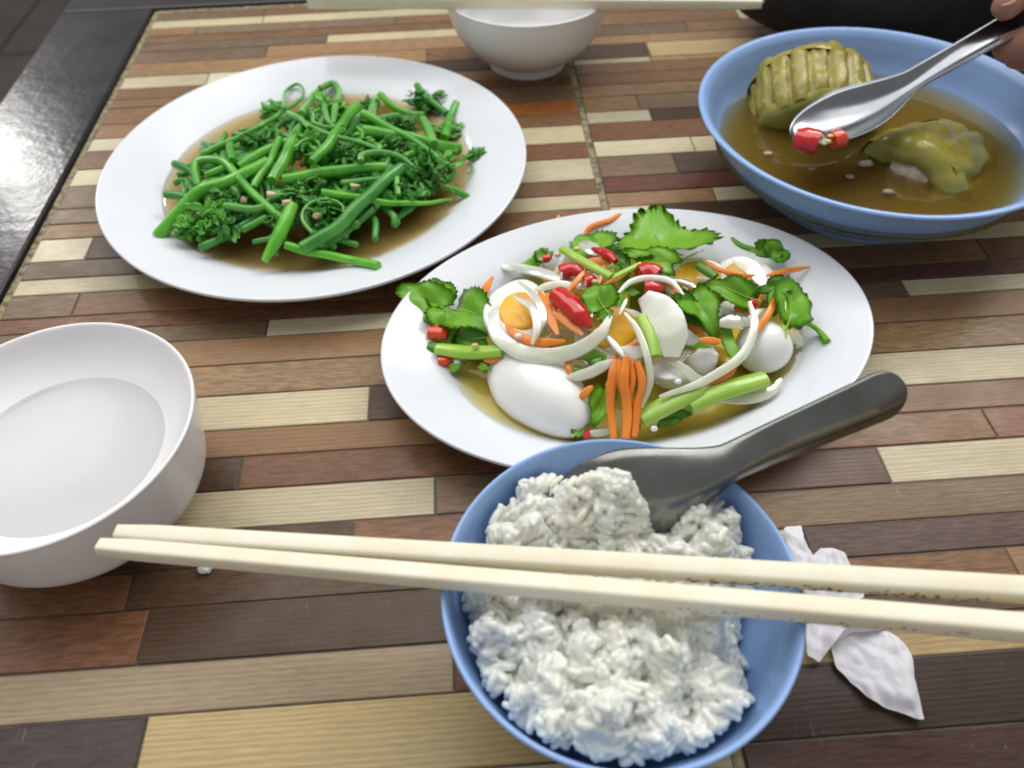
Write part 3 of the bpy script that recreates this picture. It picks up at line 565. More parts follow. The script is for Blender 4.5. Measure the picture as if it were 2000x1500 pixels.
for i, (x, y, r, l, lab) in enumerate(cl): clump(x, y, r, l, lab, n=int(30+r*.35), m='curl' if i not in (5, 6, 7, 12, 4, 10, 15, 19) else 'stem', seed=50+i)
# the cooked-down tangle underneath
rs = random.Random(91); parts = []
for k in range(260):
    a0, rr = rs.uniform(0, 6.28), math.sqrt(rs.random())*.86; x, y = GC[0]+math.cos(a0)*8.0*rr, GC[1]+math.sin(a0)*7.3*rr
    z = gsurf(x, y)-rs.uniform(.2, .6); t = rs.uniform(0, 3.14); L = rs.uniform(.6, 1.4); d = np.array([math.cos(t)*L, math.sin(t)*L, rs.uniform(-.2, .2)])
    c = np.array([x, y, max(z, .85)]); parts.append(sweep(crom([c-d, c+np.array([rs.gauss(0, .15), rs.gauss(0, .15), .1]), c+d], 4), circ(7), rs.uniform(.10, .25)))
v, f = merge(parts); emit('shoot_tangle', v, f, M['stem_dark'], label='dark tangle of cooked stems underneath the green shoot pile', cat='vegetable', kind='stuff')
def bit(c, r, m, label, seed, cat='garlic', name='garlic_piece', group='garlic bits in the green shoots', fr=2.2, amp=.5):
    v, f = ball((0, 0, 0), (1, 1, 1), 12, 8); v = np.array([p*(1+amp*noise.noise(Vector(p*fr)+Vector((seed, seed*.7, 1)))) for p in v]); v = np.sign(v)*np.abs(v)**.8
    return emit(name, v*np.array(r)+np.array(c), f, M[m], label=label, cat=cat, group=group)
for i, (x, y, s, lab, m) in enumerate([(715, 740, .26, 'upright white garlic bit at the front of the shoots', 'garlic'), (560, 772, .28, 'brownish minced bit between the left front stems', 'pork'), (800, 795, .3, 'garlic bit behind the bright front stem', 'garlic'), (970, 866, .26, 'pinkish garlic bit inside the ring tendril', 'garlic'), (1180, 702, .36, 'largest pale garlic slice under the slim tendril', 'garlic')]):
    v, f = ball((0, 0, 0), (1, 1, 1), 20, 12); v = np.sign(v)*np.abs(v)**.5; r5 = random.Random(i+31)
    for _ in range(8): n_, d = nrm([r5.gauss(0, 1), r5.gauss(0, 1), r5.gauss(0, 1)]), r5.uniform(.5, .85); v = v-np.maximum(0, v@n_-d)[:, None]*n_[None, :]
    emit('garlic_piece', v*np.array([s*.95, s*.62, s*.62])+on(*gz(x, y), gsurf, .5), f, M[m], label=lab, cat='garlic', group='garlic bits in the green shoots')

# ------------------------------------------------------------------ egg salad
SC = at(1240, 610, 1.9)[:2]
def ssurf(x, y):
    c, s = math.cos(SROT), math.sin(SROT); dx, dy = x-SC[0], y-SC[1]; X, Y = dx*c+dy*s, -dx*s+dy*c
    return 1.0+1.9*max(0, 1-(X/8.6)**2-(Y/6.0)**2)**.7
A = lambda x, y: (740+.32*x, 400+.32*y)
B = lambda x, y: (1180+.32*x, 400+.32*y)
SPX = .0078
def spath(m, pts, lay_): return np.array([on(*m(x, y), ssurf, (l[0] if l else 0)+lay_) for x, y, *l in pts])
def egg_half(c, X, N, L, W, Dp, label, yolk=None, ys=(.62, .66), off=(0, 0), seed=1):
    """half a boiled egg: the domed white, its cut face and, when that shows, the yolk"""
    X, Y, N = frame(X, N); c = np.asarray(c); seg, rg = 40, 10; V, F = [], []
    def pt(t, k, zz):
        x = math.cos(t)*k; y = math.sin(t)*k; y *= (1-.14*x); return c+X*x*L/2+Y*y*W/2+N*zz
    rows = [(math.sin(math.pi/2*i/rg), -Dp*math.cos(math.pi/2*i/rg)) for i in range(rg+1)]+[(.985, .05), (.93, .08), (.6, .06), (.0, .05)]
    for k, z in rows:
        for j in range(seg): V.append(pt(2*math.pi*j/seg, k, z))
    for i in range(len(rows)-1):
        for j in range(seg): k = (j+1) % seg; F.append((i*seg+j, i*seg+k, (i+1)*seg+k, (i+1)*seg+j))
    o = emit('egg_piece', jit(V, .05, .8, seed), F, M['egg'], label=label, cat='egg', group='boiled egg pieces in the salad')
    if yolk:
        V, F = [], []; rows = [(1, -.1), (1, .06), (.94, .13), (.8, .17), (.4, .2), (0, .2)]
        for k, z in rows:
            for j in range(24):
                t = 2*math.pi*j/24; V.append(c+X*(math.cos(t)*k*L/2*ys[0]+off[0])+Y*(math.sin(t)*k*W/2*ys[1]+off[1])+N*z)
        for i in range(len(rows)-1):
            for j in range(24): k = (j+1) % 24; F.append((i*24+j, i*24+k, (i+1)*24+k, (i+1)*24+j))
        emit('yolk', jit(V, .07, 1.6, seed), F, M['yolk'], parent=o)
    return o
UP = np.array([0, 0, 1.])
def dome(m, p, q, w, dp, z, label, seed, N=(0, -.25, -1)):
    a, b = at(*m(*p), z), at(*m(*q), z); return egg_half((a+b)/2, b-a, np.array(N, float), np.linalg.norm(b-a), w, dp, label, seed=seed)
dome(A, (735, 925), (1255, 1385), 3.5, 1.55, 1.15, 'large smooth white egg half lying dome up at the front left of the salad', 1, (.1, .35, -1))
dome(B, (800, 850), (1150, 905), 2.5, 1.3, 1.55, 'smooth white egg end at the right side of the salad', 2, (-.1, .3, -1))
def face(m, c, d, L, W, z, label, seed, N=(0, -.35, 1), ys=(.6, .64), off=(0, 0)):
    p = at(*m(*c), z); return egg_half(p, np.array(d, float), np.array(N, float), L, W, 1.2, label, True, ys, off, seed)
face(A, (850, 640), (.3, 1, 0), 4.0, 3.0, 2.55, 'egg half with yellow yolk ringed by onion at the left of the salad', 3, (.05, -.3, 1), (.62, .66), (-.1, -.15))
face(B, (75, 800), (1, .25, 0), 3.7, 2.7, 2.6, 'egg half with glossy yolk in the centre of the salad', 4, (.1, -.45, 1), (.66, .72), (-.1, .35))
face(B, (560, 450), (1, .4, 0), 3.2, 2.3, 2.5, 'egg half with orange yolk behind the large celery leaf', 5, (0, -.3, 1), (.8, .8))
face(B, (860, 425), (1, -.2, 0), 2.7, 1.9, 2.0, 'egg half with deep orange yolk at the far right of the salad', 6, (0, -.3, 1), (.6, .6), (-.2, 0))
def chunk(m, c, r, z, label, seed, mt='egg', cat='egg', name='egg_piece', group='boiled egg pieces in the salad'):
    v, f = ball((0, 0, 0), (1, 1, 1), 28, 18); v = np.sign(v)*np.abs(v)**.45; rs = random.Random(seed); pl = [(nrm([rs.gauss(0, 1), rs.gauss(0, 1), rs.gauss(.3, .7)]), rs.uniform(.45, .85)) for _ in range(7)]
    for n_, d in pl: k = np.maximum(0, v@n_-d); v = v-k[:, None]*n_[None, :]
    return emit(name, jit(v*np.array(r)*1.15+at(*m(*c), z), .06, 1.5, seed), f, M[mt], label=label, cat=cat, group=group)
chunk(B, (600, 930), (.8, .6, .5), 2.1, 'broken corner of egg white left of the white egg end', 11)
chunk(B, (520, 830), (.55, .45, .45), 2.4, 'small torn egg white bit under the dark leaf', 12)
chunk(B, (750, 660), (.7, .5, .4), 2.4, 'egg white lump under the right-hand celery leaf', 13)
chunk(B, (400, 1030), (.9, .6, .4), 1.9, 'flat piece of egg white near the front celery stalks', 14)
chunk(B, (1010, 500), (.6, .5, .4), 2.0, 'egg white edge beside the right folded leaf', 15)
chunk(B, (130, 920), (1.0, .5, .45), 2.15, 'egg white edge just behind the carrot bunch', 16)

def band(m, pts, w, lay_, label, mt='onion', cat='onion', name='onion_slice', group='onion slices in the salad', th=.075, tilt=.35, taper=(.35, .95, 1, .95, .35)):
    P = crom(spath(m, pts, lay_), 7)
    up = nrm(np.array([0, -tilt, 1.])); P += np.array([np.array(noise.noise_vector(Vector(p*.7)))*.05 for p in P])
    n = len(P); r = np.interp(np.linspace(0, 1, n), np.linspace(0, 1, len(taper)), taper)
    th *= .62 if mt == 'onion' else 1
    half = w*SPX/2*(.85 if mt == 'onion' else 1); sec = rsq(1, max(th/half, .10), .8, 3)
    v, f = sweep(P, sec, r*half, up=up, cap='flat', flat_up=True)
    return emit(name, v, f, M[mt], label=label, cat=cat, group=group)
band(A, [(690, 590), (715, 770), (850, 890), (1000, 925), (1200, 890), (1345, 790), (1415, 680)], 105, .75, 'long curved onion slice sweeping under the left egg yolk', tilt=.5, th=.13, taper=(.8, .95, 1, 1, .95, .8, .3))
band(A, [(555, 382), (750, 370), (950, 405), (1150, 470), (1300, 520)], 82, .35, 'long onion slice along the upper left of the salad', th=.12)
band(A, [(820, 555), (930, 630), (965, 750), (935, 855)], 56, 1.05, 'thin curved onion slice over the left yolk, inner one', th=.1)
band(A, [(850, 470), (960, 580), (1002, 690), (975, 775)], 60, .85, 'thin curved onion slice over the left yolk, outer one', th=.1)
band(A, [(945, 522), (1080, 485), (1210, 495)], 62, .75, 'short onion slice left of the red chilli')
band(B, [(75, 550), (165, 475), (280, 450), (400, 470), (485, 550)], 46, .95, 'white onion arc over the red chilli in the middle', th=.1)
band(B, [(240, 555), (330, 640), (400, 770), (410, 930)], 250, .7, 'broad pale onion petal in the centre of the salad', tilt=.75, th=.13, taper=(.4, .85, 1, .9, .4))
band(B, [(885, 590), (922, 720), (880, 860), (780, 970), (600, 1080), (340, 1175)], 62, .95, 'longest onion arc sweeping across the right front', th=.11, taper=(.4, .9, 1, 1, .9, .4))
band(B, [(125, 660), (200, 760), (262, 920), (282, 1080), (235, 1240)], 46, .95, 'narrow onion strip beside the yellow-green stalk', th=.1)
band(B, [(340, 920), (480, 1000), (650, 1130), (800, 1182), (1000, 1150), (1085, 1070)], 78, .45, 'pale wet onion slice along the front celery stalks', th=.1)
band(B, [(780, 330), (900, 390), (970, 500)], 120, .75, 'translucent onion slice at the far right of the salad')
band(A, [(1235, 225), (1290, 260), (1350, 300)], 100, .8, 'pointed white onion tip behind the green stalk', tilt=.8)
band(A, [(1130, 1060), (1300, 1020), (1430, 950)], 76, .55, 'onion slice between the big egg half and the carrot bunch')
band(B, [(135, 575), (95, 670)], 26, .9, 'thin onion sliver near the dark gap in the centre')
band(B, [(690, 730), (850, 700), (1010, 640)], 110, .45, 'wide onion slice lying under the long onion arc')
band(A, [(1290, 640), (1270, 720), (1280, 770)], 70, .5, 'onion bit at the tip of the long red chilli')
band(A, [(540, 590), (620, 560), (680, 520)], 60, .05, 'faint onion slice at the left rim of the salad')
band(A, [(1270, 1400), (1350, 1390), (1420, 1370)], 50, .35, 'onion shred low at the front by the blue bowl')

def shred(m, pts, w, lay_, label, taper=(.35, .9, 1, .9, .35), th=.06):
    return band(m, pts, w, lay_, label, 'carrot', 'carrot', 'carrot_shred', 'carrot shreds in the salad', th, .6, taper)
shred(A, [(1095, 65, .5), (1090, 150, .3), (1050, 230), (955, 300)], 44, .45, 'pointed carrot shred standing up at the upper left of the salad')
shred(A, [(1250, 215, .0), (1290, 140, .3), (1400, 100, .35), (1480, 65, .35), (1525, 145, 0)], 36, .5, 'bent carrot shred arching over the far plate rim', taper=(.8, 1, 1, .9, .6))
shred(A, [(455, 528), (560, 510), (655, 478)], 32, .2, 'thin carrot shred at the left edge of the salad')
shred(A, [(695, 440), (640, 540), (615, 620), (655, 680)], 56, .55, 'broad carrot strip curling by the left egg')
shred(A, [(775, 735), (860, 805), (980, 842), (1140, 830)], 58, .65, 'carrot strip in front of the left yolk')
shred(A, [(975, 530), (1030, 650), (1095, 790)], 60, .75, 'carrot strip right of the left yolk')
shred(A, [(1060, 655), (1150, 710), (1245, 795)], 56, .8, 'carrot strip under the long red chilli')
shred(A, [(1150, 530), (1205, 465), (1275, 385)], 38, .8, 'carrot sliver slanting above the long red chilli')
shred(A, [(1372, 370), (1340, 480)], 26, .9, 'tiny carrot tip near the crossing stalks')
shred(A, [(1020, 540), (1090, 660)], 46, .7, 'second carrot strip right of the left yolk')
shred(A, [(1370, 495), (1510, 425)], 32, .8, 'carrot sliver along the centre stalk')
def rod(m, pts, w, lay_, label, taper): return band(m, pts, w, lay_, label, 'carrot', 'carrot', 'carrot_shred', 'carrot shreds in the salad', w*SPX*.36, .6, taper)
rod(B, [(75, 945, .35), (48, 1060, .25), (38, 1220, .1), (55, 1420, -.1)], 50, .75, 'left strand of the carrot bunch hanging at the front', (.7, 1, 1, .85, .7))
rod(B, [(135, 925, .45), (118, 1080, .3), (138, 1250, .15), (128, 1420, -.1)], 54, .82, 'middle strand of the carrot bunch hanging at the front', (.7, 1, .9, 1, .7))
rod(B, [(200, 955, .4), (232, 1090, .25), (205, 1230, .1), (180, 1410, -.1)], 46, .75, 'right wavy strand of the carrot bunch at the front', (.7, 1, .8, 1, .7))
rod(B, [(165, 950, .4), (175, 1080, .3), (160, 1190, .1), (205, 1330, -.1)], 34, .66, 'thin strand crossing inside the carrot bunch at the front', (.7, 1, .8, .9, .5))
rod(B, [(95, 950, .4), (85, 1060, .3), (95, 1150, .1)], 38, .7, 'short strand inside the carrot bunch at the front', (.7, 1, .9, .7, .4))
shred(B, [(605, 338), (720, 400), (820, 432), (925, 430)], 32, .75, 'carrot shred across the orange yolk on the right')
shred(B, [(985, 435), (1100, 410), (1255, 378, .2)], 34, .6, 'carrot shred pointing to the right plate rim')
shred(B, [(1060, 540), (1000, 660), (925, 795)], 42, 1.0, 'carrot sliver leaning on the long onion arc')
shred(B, [(640, 1095), (740, 1030), (810, 960)], 62, .6, 'carrot strip behind the front celery stalk')
shred(B, [(575, 825), (715, 828)], 44, .8, 'carrot sliver on the egg white bits')
shred(B, [(300, 745), (335, 870)], 44, .55, 'carrot piece behind the yellow-green stalk')
shred(B, [(20, 480), (100, 425), (205, 365)], 30, .85, 'carrot sliver under the large celery leaf')
shred(A, [(1145, 950), (1168, 1030)], 32, .5, 'short carrot end above the big egg half')
shred(A, [(640, 952), (745, 930)], 44, .35, 'carrot shred below the left green stalk')
shred(A, [(1225, 1180), (1305, 1110)], 44, .55, 'carrot end beside the big egg half')
shred(A, [(1270, 340), (1420, 350)], 60, .6, 'reddish carrot slice under the dark red chilli')
shred(A, [(1530, 1420), (1590, 1330)], 50, .4, 'carrot end low at the front edge of the plate')
shred(B, [(800, 610), (890, 670)], 90, .5, 'orange slice under the right-hand celery leaf')
# hidden filler low in the pile
rs = random.Random(5)
for k in range(46):
    a0, rr = rs.uniform(0, 6.28), math.sqrt(rs.random())*.72; X, Y = math.cos(a0)*8.0*rr, math.sin(a0)*5.4*rr
    c, s = math.cos(SROT), math.sin(SROT); x, y = SC[0]+X*c-Y*s, SC[1]+X*s+Y*c; z = ssurf(x, y)+rs.uniform(-.15, .18); t = rs.uniform(0, 3.14); L = rs.uniform(.7, 1.5)
    P = crom([(x-math.cos(t)*L, y-math.sin(t)*L, z-.15), (x+rs.gauss(0, .3), y+rs.gauss(0, .3), z), (x+math.cos(t)*L, y+math.sin(t)*L, z-.2)], 6)
    kind = rs.choice(['carrot', 'onion', 'carrot', 'leaf_light', 'carrot', 'onion']); w = {'carrot': .10, 'onion': .17}.get(kind, .30)
    v, f = sweep(P, rsq(1, .3, .8, 3), np.array([.5, 1, 1, 1, .5])*w, flat_up=True, up=(rs.gauss(0, .3), rs.gauss(-.3, .3), 1))
    nm, ct, lb, gp = {'carrot': ('carrot_shred', 'carrot', 'carrot shred tucked low inside the egg salad', 'buried carrot shreds'), 'onion': ('onion_slice', 'onion', 'onion slice tucked low inside the egg salad', 'buried onion slices')}.get(kind, ('celery_leaf', 'leaf', 'torn leaf tucked low inside the egg salad', 'buried leaves'))
    emit(nm, v, f, M[kind], label=lb, cat=ct, group=gp)

def chilli(m, pts, w, lay_, label, mt='chilli', taper=(1, 1.05, .9, .55), seeds=0):
    """hollow slice of chilli: outer skin, inner wall and open ends"""
    P = crom(spath(m, pts, lay_), 6); r = w*SPX/2; seg = 16
    n = len(P); R = np.interp(np.linspace(0, 1, n), np.linspace(0, 1, len(taper)), taper)*r
    v1, f1 = sweep(P, circ(seg, 1, .82), R, cap='flat'); 
    o = emit('chilli_slice', jit(v1, .03, 2), f1, M[mt], label=label, cat='chilli', group='red chilli slices')
    if seeds:
        T_ = nrm(P[0]-P[1]); parts = []
        for k in range(seeds): parts.append(ball(P[0]+T_*.03+np.array([rnd.gauss(0, r*.35), rnd.gauss(0, r*.3), rnd.gauss(.02, r*.35)]), (.11, .09, .05), 8, 5))
        for k, (v, f) in enumerate(parts): emit('seed', v, f, M['seed'], parent=o)
    return o
chilli(A, [(1085, 545), (1165, 610), (1230, 680), (1290, 745)], 125, 1.0, 'long glossy red chilli slice pointing down in the salad', taper=(.95, 1.05, .95, .25), seeds=2)
chilli(A, [(1110, 410), (1175, 395), (1240, 410)], 95, .75, 'red chilli chunk behind the long onion slice', seeds=3)
chilli(A, [(1255, 470), (1320, 450)], 80, .65, 'red chilli piece under the slanting carrot sliver')
chilli(A, [(1000, 330), (1050, 320)], 60, .45, 'small red chilli bit at the top left of the salad', seeds=1)
chilli(A, [(1305, 265), (1390, 300), (1445, 345)], 62, .9, 'dark red chilli slice beside the large celery leaf', taper=(.4, 1, 1, .6))
chilli(A, [(310, 775), (370, 785), (425, 800)], 112, .5, 'orange-red chilli chunk at the left edge of the salad', 'chilli_orange', (.9, 1, 1, .8))
chilli(A, [(360, 955), (450, 950)], 72, .25, 'small orange-red chilli bit at the left rim', 'chilli_orange', (.7, 1, 1, .7), 3)
chilli(B, [(210, 420), (275, 405), (335, 430)], 120, .7, 'red chilli chunk under the large celery leaf', 'chilli', (.9, 1, 1, .9))
chilli(B, [(245, 505), (360, 520)], 96, .65, 'red chilli piece under the white onion arc')
chilli(A, [(1265, 1420), (1275, 1370)], 44, .4, 'tiny red chilli tip at the front edge of the plate', taper=(1, .9, .6, .3))
chilli(B, [(880, 600), (930, 610)], 55, .6, 'red chilli scrap beneath the right-hand leaf')

def leaf(m, base, tip, wid, lay_, label, mt='leaf', roll=0., bend=.2, seed=0, lobes=True, tz=0., teeth=26, fold=.25):
    """toothed celery leaf: lobed outline, folded along the midrib, gently bent"""
    a, b = on(*m(*base), ssurf, lay_), on(*m(*tip), ssurf, lay_+tz); X = b-a; L = np.linalg.norm(X)
    X, Y, N = frame(X, np.array([0, -.45, 1.])); Y2 = Y*math.cos(roll)+N*math.sin(roll); N2 = -Y*math.sin(roll)+N*math.cos(roll)
    nt_, nr = 84, 8; rs = random.Random(seed); V, F = [], []; ph = rs.uniform(0, 6.28)
    def outline(t):
        c = math.cos(t); base_r = .5
        if lobes: base_r *= 1+.20*math.cos(3*t)+.10*math.cos(5*t+.3)
        else: base_r *= 1-.1*math.cos(2*t)
        saw = abs(((t*teeth/(2*math.pi)+.5*math.sin(2*t+ph)) % 1)-.35)
        return base_r*(1+.20*(saw-.3))
    for side in (0, 1):
        for i in range(nr+1):
            k = i/nr
            for j in range(nt_):
                t = 2*math.pi*j/nt_; r = outline(t)
                if i < nr-1: r = .5*k*(1+(outline(t)/.5-1)*k)
                x = .5+math.cos(t)*r*.84; y = math.sin(t)*r*wid*.88
                z = fold*abs(y)-bend*(x-.5)**2*2+.05*math.sin(x*7+ph)+.07*noise.noise(Vector((x*2.6, y*2.6, seed*1.3)))+.012*math.sin(y*26+x*10)
                V.append(a+X*x*L+Y2*y*L+N2*(z*L-.022*side))
        st = side*(nr+1)*nt_
        for i in range(nr):
            for j in range(nt_):
                k2 = (j+1) % nt_; q = (st+i*nt_+j, st+i*nt_+k2, st+(i+1)*nt_+k2, st+(i+1)*nt_+j); F.append(q if side == 0 else q[::-1])
    st = (nr+1)*nt_
    for j in range(nt_): k2 = (j+1) % nt_; F.append((nr*nt_+j, nr*nt_+k2, st+nr*nt_+k2, st+nr*nt_+j))
    o = emit('celery_leaf', V, F, M[mt], label=label, cat='leaf', group='celery leaves in the salad')
    mid = np.array([a+X*x*L+N2*((-bend*(x-.5)**2*2+.05*math.sin(x*7+ph))*L+.02) for x in np.linspace(.02, .9, 10)])
    v, f = sweep(mid, circ(6), np.linspace(.032, .010, 10)); emit('midrib', v, f, M['celery'], parent=o)
    return o
leaf(B, (470, 390), (260, 75), .95, .75, 'large bright serrated celery leaf standing at the top of the salad', 'leaf_light', bend=-.1, seed=1, tz=.55, fold=.15)
leaf(B, (500, 400), (120, 270), .5, .85, 'lower lobe of bright celery leaf at the top of the salad', 'leaf_light', seed=2, tz=.2)
leaf(A, (470, 660), (100, 500), .66, .75, 'bright celery leaf overhanging the left rim of the plate', 'leaf', seed=3, tz=.25)
leaf(A, (430, 620), (310, 450), .9, .8, 'small upright leaf lobe at the left rim', 'leaf', seed=4, tz=.35)
leaf(A, (370, 590), (740, 735), .66, .65, 'celery leaf pointing toward the left yolk', 'leaf', seed=5)
leaf(A, (430, 590), (400, 820), .9, .75, 'celery leaf folded over the orange-red chilli chunk', 'leaf', seed=6)
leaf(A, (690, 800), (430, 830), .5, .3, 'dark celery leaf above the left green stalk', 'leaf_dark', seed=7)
leaf(A, (1420, 280), (1180, 200), .7, .5, 'yellowish celery leaf behind the pointed onion tip', 'leaf_light', seed=8, tz=.2)
leaf(A, (1400, 650), (1280, 490), 1.05, 1.05, 'glossy celery leaf right of the long red chilli', 'leaf', seed=9, fold=.35)
leaf(A, (1330, 700), (1430, 640), .7, .8, 'small leaf hanging below the glossy one', 'leaf', seed=10)
leaf(B, (980, 580), (610, 480), .6, 1.0, 'celery leaf with narrow tip at the right of the salad', 'leaf', seed=11, fold=.3)
leaf(B, (480, 470), (690, 790), .62, .85, 'dark celery leaf drooping in the centre right', 'leaf', seed=12, fold=.4)
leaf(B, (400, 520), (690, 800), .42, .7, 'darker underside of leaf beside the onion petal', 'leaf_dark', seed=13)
leaf(B, (1110, 780), (1190, 420), .55, 1.15, 'large folded celery leaf standing at the right end of the salad', 'leaf', seed=14, roll=.35, lobes=False, teeth=14, tz=.1)
leaf(B, (1140, 480), (950, 520), .55, .95, 'small leaf left of the large folded leaf', 'leaf_dark', seed=15)
leaf(B, (1080, 700), (1030, 480), .5, .9, 'leaf in shade behind the carrot sliver', 'leaf', seed=16)
leaf(B, (900, 270), (1130, 300), .55, .75, 'crumpled celery leaf near the far right rim', 'leaf', seed=17, fold=.7, tz=.15)
leaf(B, (1020, 360), (1050, 240), .7, .7, 'curled leaf lobe near the far right rim', 'leaf_dark', seed=18, fold=.6, tz=.3)
leaf(A, (1000, 350), (890, 330), .7, .35, 'small green leaf at the top left of the salad', 'leaf', seed=19)
leaf(A, (1000, 350), (1015, 250), .45, .4, 'dark pointed leaf tip at the top left of the salad', 'leaf_dark', seed=20, tz=.3)
leaf(A, (1400, 1080), (1310, 1350), .62, .5, 'pale green celery leaf beside the big egg half', 'leaf_light', seed=21, fold=.5)
leaf(A, (1300, 1000), (1360, 920), .8, .5, 'little dark leaf above the big egg half', 'leaf_dark', seed=22)
leaf(A, (1180, 1000), (1260, 1010), .6, .45, 'little leaf at the tip of the long curved onion slice', 'leaf_dark', seed=23)
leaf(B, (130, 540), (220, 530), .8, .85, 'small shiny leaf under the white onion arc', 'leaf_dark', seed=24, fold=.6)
leaf(A, (420, 1010), (520, 960), .6, .2, 'olive leaf scrap at the edge of the dressing', 'leaf', seed=25)
leaf(A, (600, 985), (680, 1000), .6, .3, 'leaf scrap left of the big egg half', 'leaf', seed=26)
leaf(B, (290, 1320), (540, 1260), .5, .35, 'dark leaf lying under the front celery stalks', 'leaf_dark', seed=27)
leaf(A, (1180, 1420), (1270, 1330), .6, .4, 'dark leaf at the front end of the big egg half', 'leaf_dark', seed=28)
leaf(B, (60, 300), (150, 390), .8, .6, 'dark leaf beside the base of the large celery leaf', 'leaf_dark', seed=29)

def stalk(m, pts, w, lay_, label, mt='celery', taper=(.9, 1, 1, .9)):
    P = crom(spath(m, pts, lay_), 7); r = w*SPX/2
    sec = [(math.cos(t)*(1+.05*math.cos(7*t)), math.sin(t)*.72*(1+.05*math.cos(7*t))-(.28 if math.sin(t) < -.5 else 0)*0) for t in np.linspace(0, 2*math.pi, 21, endpoint=False)]
    v, f = sweep(P, sec, np.array(taper)*r, cap='flat'); return emit('celery_stalk', v, f, M[mt], label=label, cat='celery', group='celery stalks in the salad')
stalk(A, [(360, 880), (560, 902), (755, 890)], 92, .45, 'thick green celery stalk at the left of the salad')
stalk(A, [(300, 865), (365, 875)], 74, .35, 'dark green stalk end at the far left of the salad', 'leaf_dark')
stalk(A, [(1120, 270), (1250, 350), (1420, 440)], 62, .95, 'green celery stalk slanting across the top of the salad')
stalk(A, [(1420, 450), (1500, 410), (1600, 360)], 40, .85, 'thin stalk leading to the large celery leaf')
stalk(B, [(225, 680), (280, 800), (312, 925)], 72, .9, 'yellow-green stalk piece in the salad centre')
stalk(B, [(225, 1310), (400, 1215), (580, 1125)], 112, .55, 'pale celery stalk at the front, left one of two')
stalk(B, [(515, 1225), (700, 1145), (980, 1065)], 112, .55, 'pale celery stalk at the front, right one of two')
stalk(B, [(1100, 560), (1100, 700), (1098, 815)], 34, .9, 'thin stem hanging from the large folded leaf')
stalk(B, [(1120, 710), (1230, 720), (1310, 770), (1360, 835)], 42, .55, 'leaf stem curving out onto the right rim', 'leaf', (.6, .8, .9, 1.4))
stalk(B, [(575, 370), (680, 440)], 62, .85, 'short dark stalk on the orange yolk', 'leaf_dark')
stalk(B, [(770, 200), (830, 245), (930, 280)], 44, .5, 'pale stem of the crumpled leaf near the far rim', 'leaf', (1.1, .9, .9, 1))
for i, (m, x, y, l, lab) in enumerate([(A, 585, 860, .9, 'white seed on the left green stalk'), (A, 480, 960, .35, 'white crumb beside the small chilli bit'), (B, 305, 1365, .6, 'white garlic bit at the front celery stalk'), (B, 450, 1080, 1.0, 'garlic crumb near the front of the salad'), (A, 1090, 305, .8, 'seed by the top left chilli bit'), (A, 1320, 470, 1.0, 'seed under the crossing stalks'), (A, 850, 800, 1.0, 'pale crumb below the left yolk'), (A, 1210, 270, 1.0, 'seed on the green slanting stalk')]):
    bit(on(*m(x, y), ssurf, l), (.15, .11, .1), 'seed' if i in (0, 4, 5, 7) else 'egg', lab, 40+i, 'seed', 'seed', 'seeds and crumbs in the salad')

for u, v, r, lab in ((1386, 475, .20, 'drop of dressing on the far rim of the salad plate'), (1330, 448, .12, 'tiny drop of dressing beside the large celery leaf on the rim'), (830, 740, .14, 'small drop of dressing on the left rim of the salad plate')):
    p = at(u, v, 1.62 if v < 500 else 1.25); dv, df = lathe([(0, -.15), (1, -.12), (1, 0), (.8, .16), (.4, .26), (0, .28)], 0, 0, 20); emit('dressing_drop', dv*np.array([r, r*.8, r])+p+np.array([0, 0, .02]), df, M['dressing'], label=lab, cat='drop')

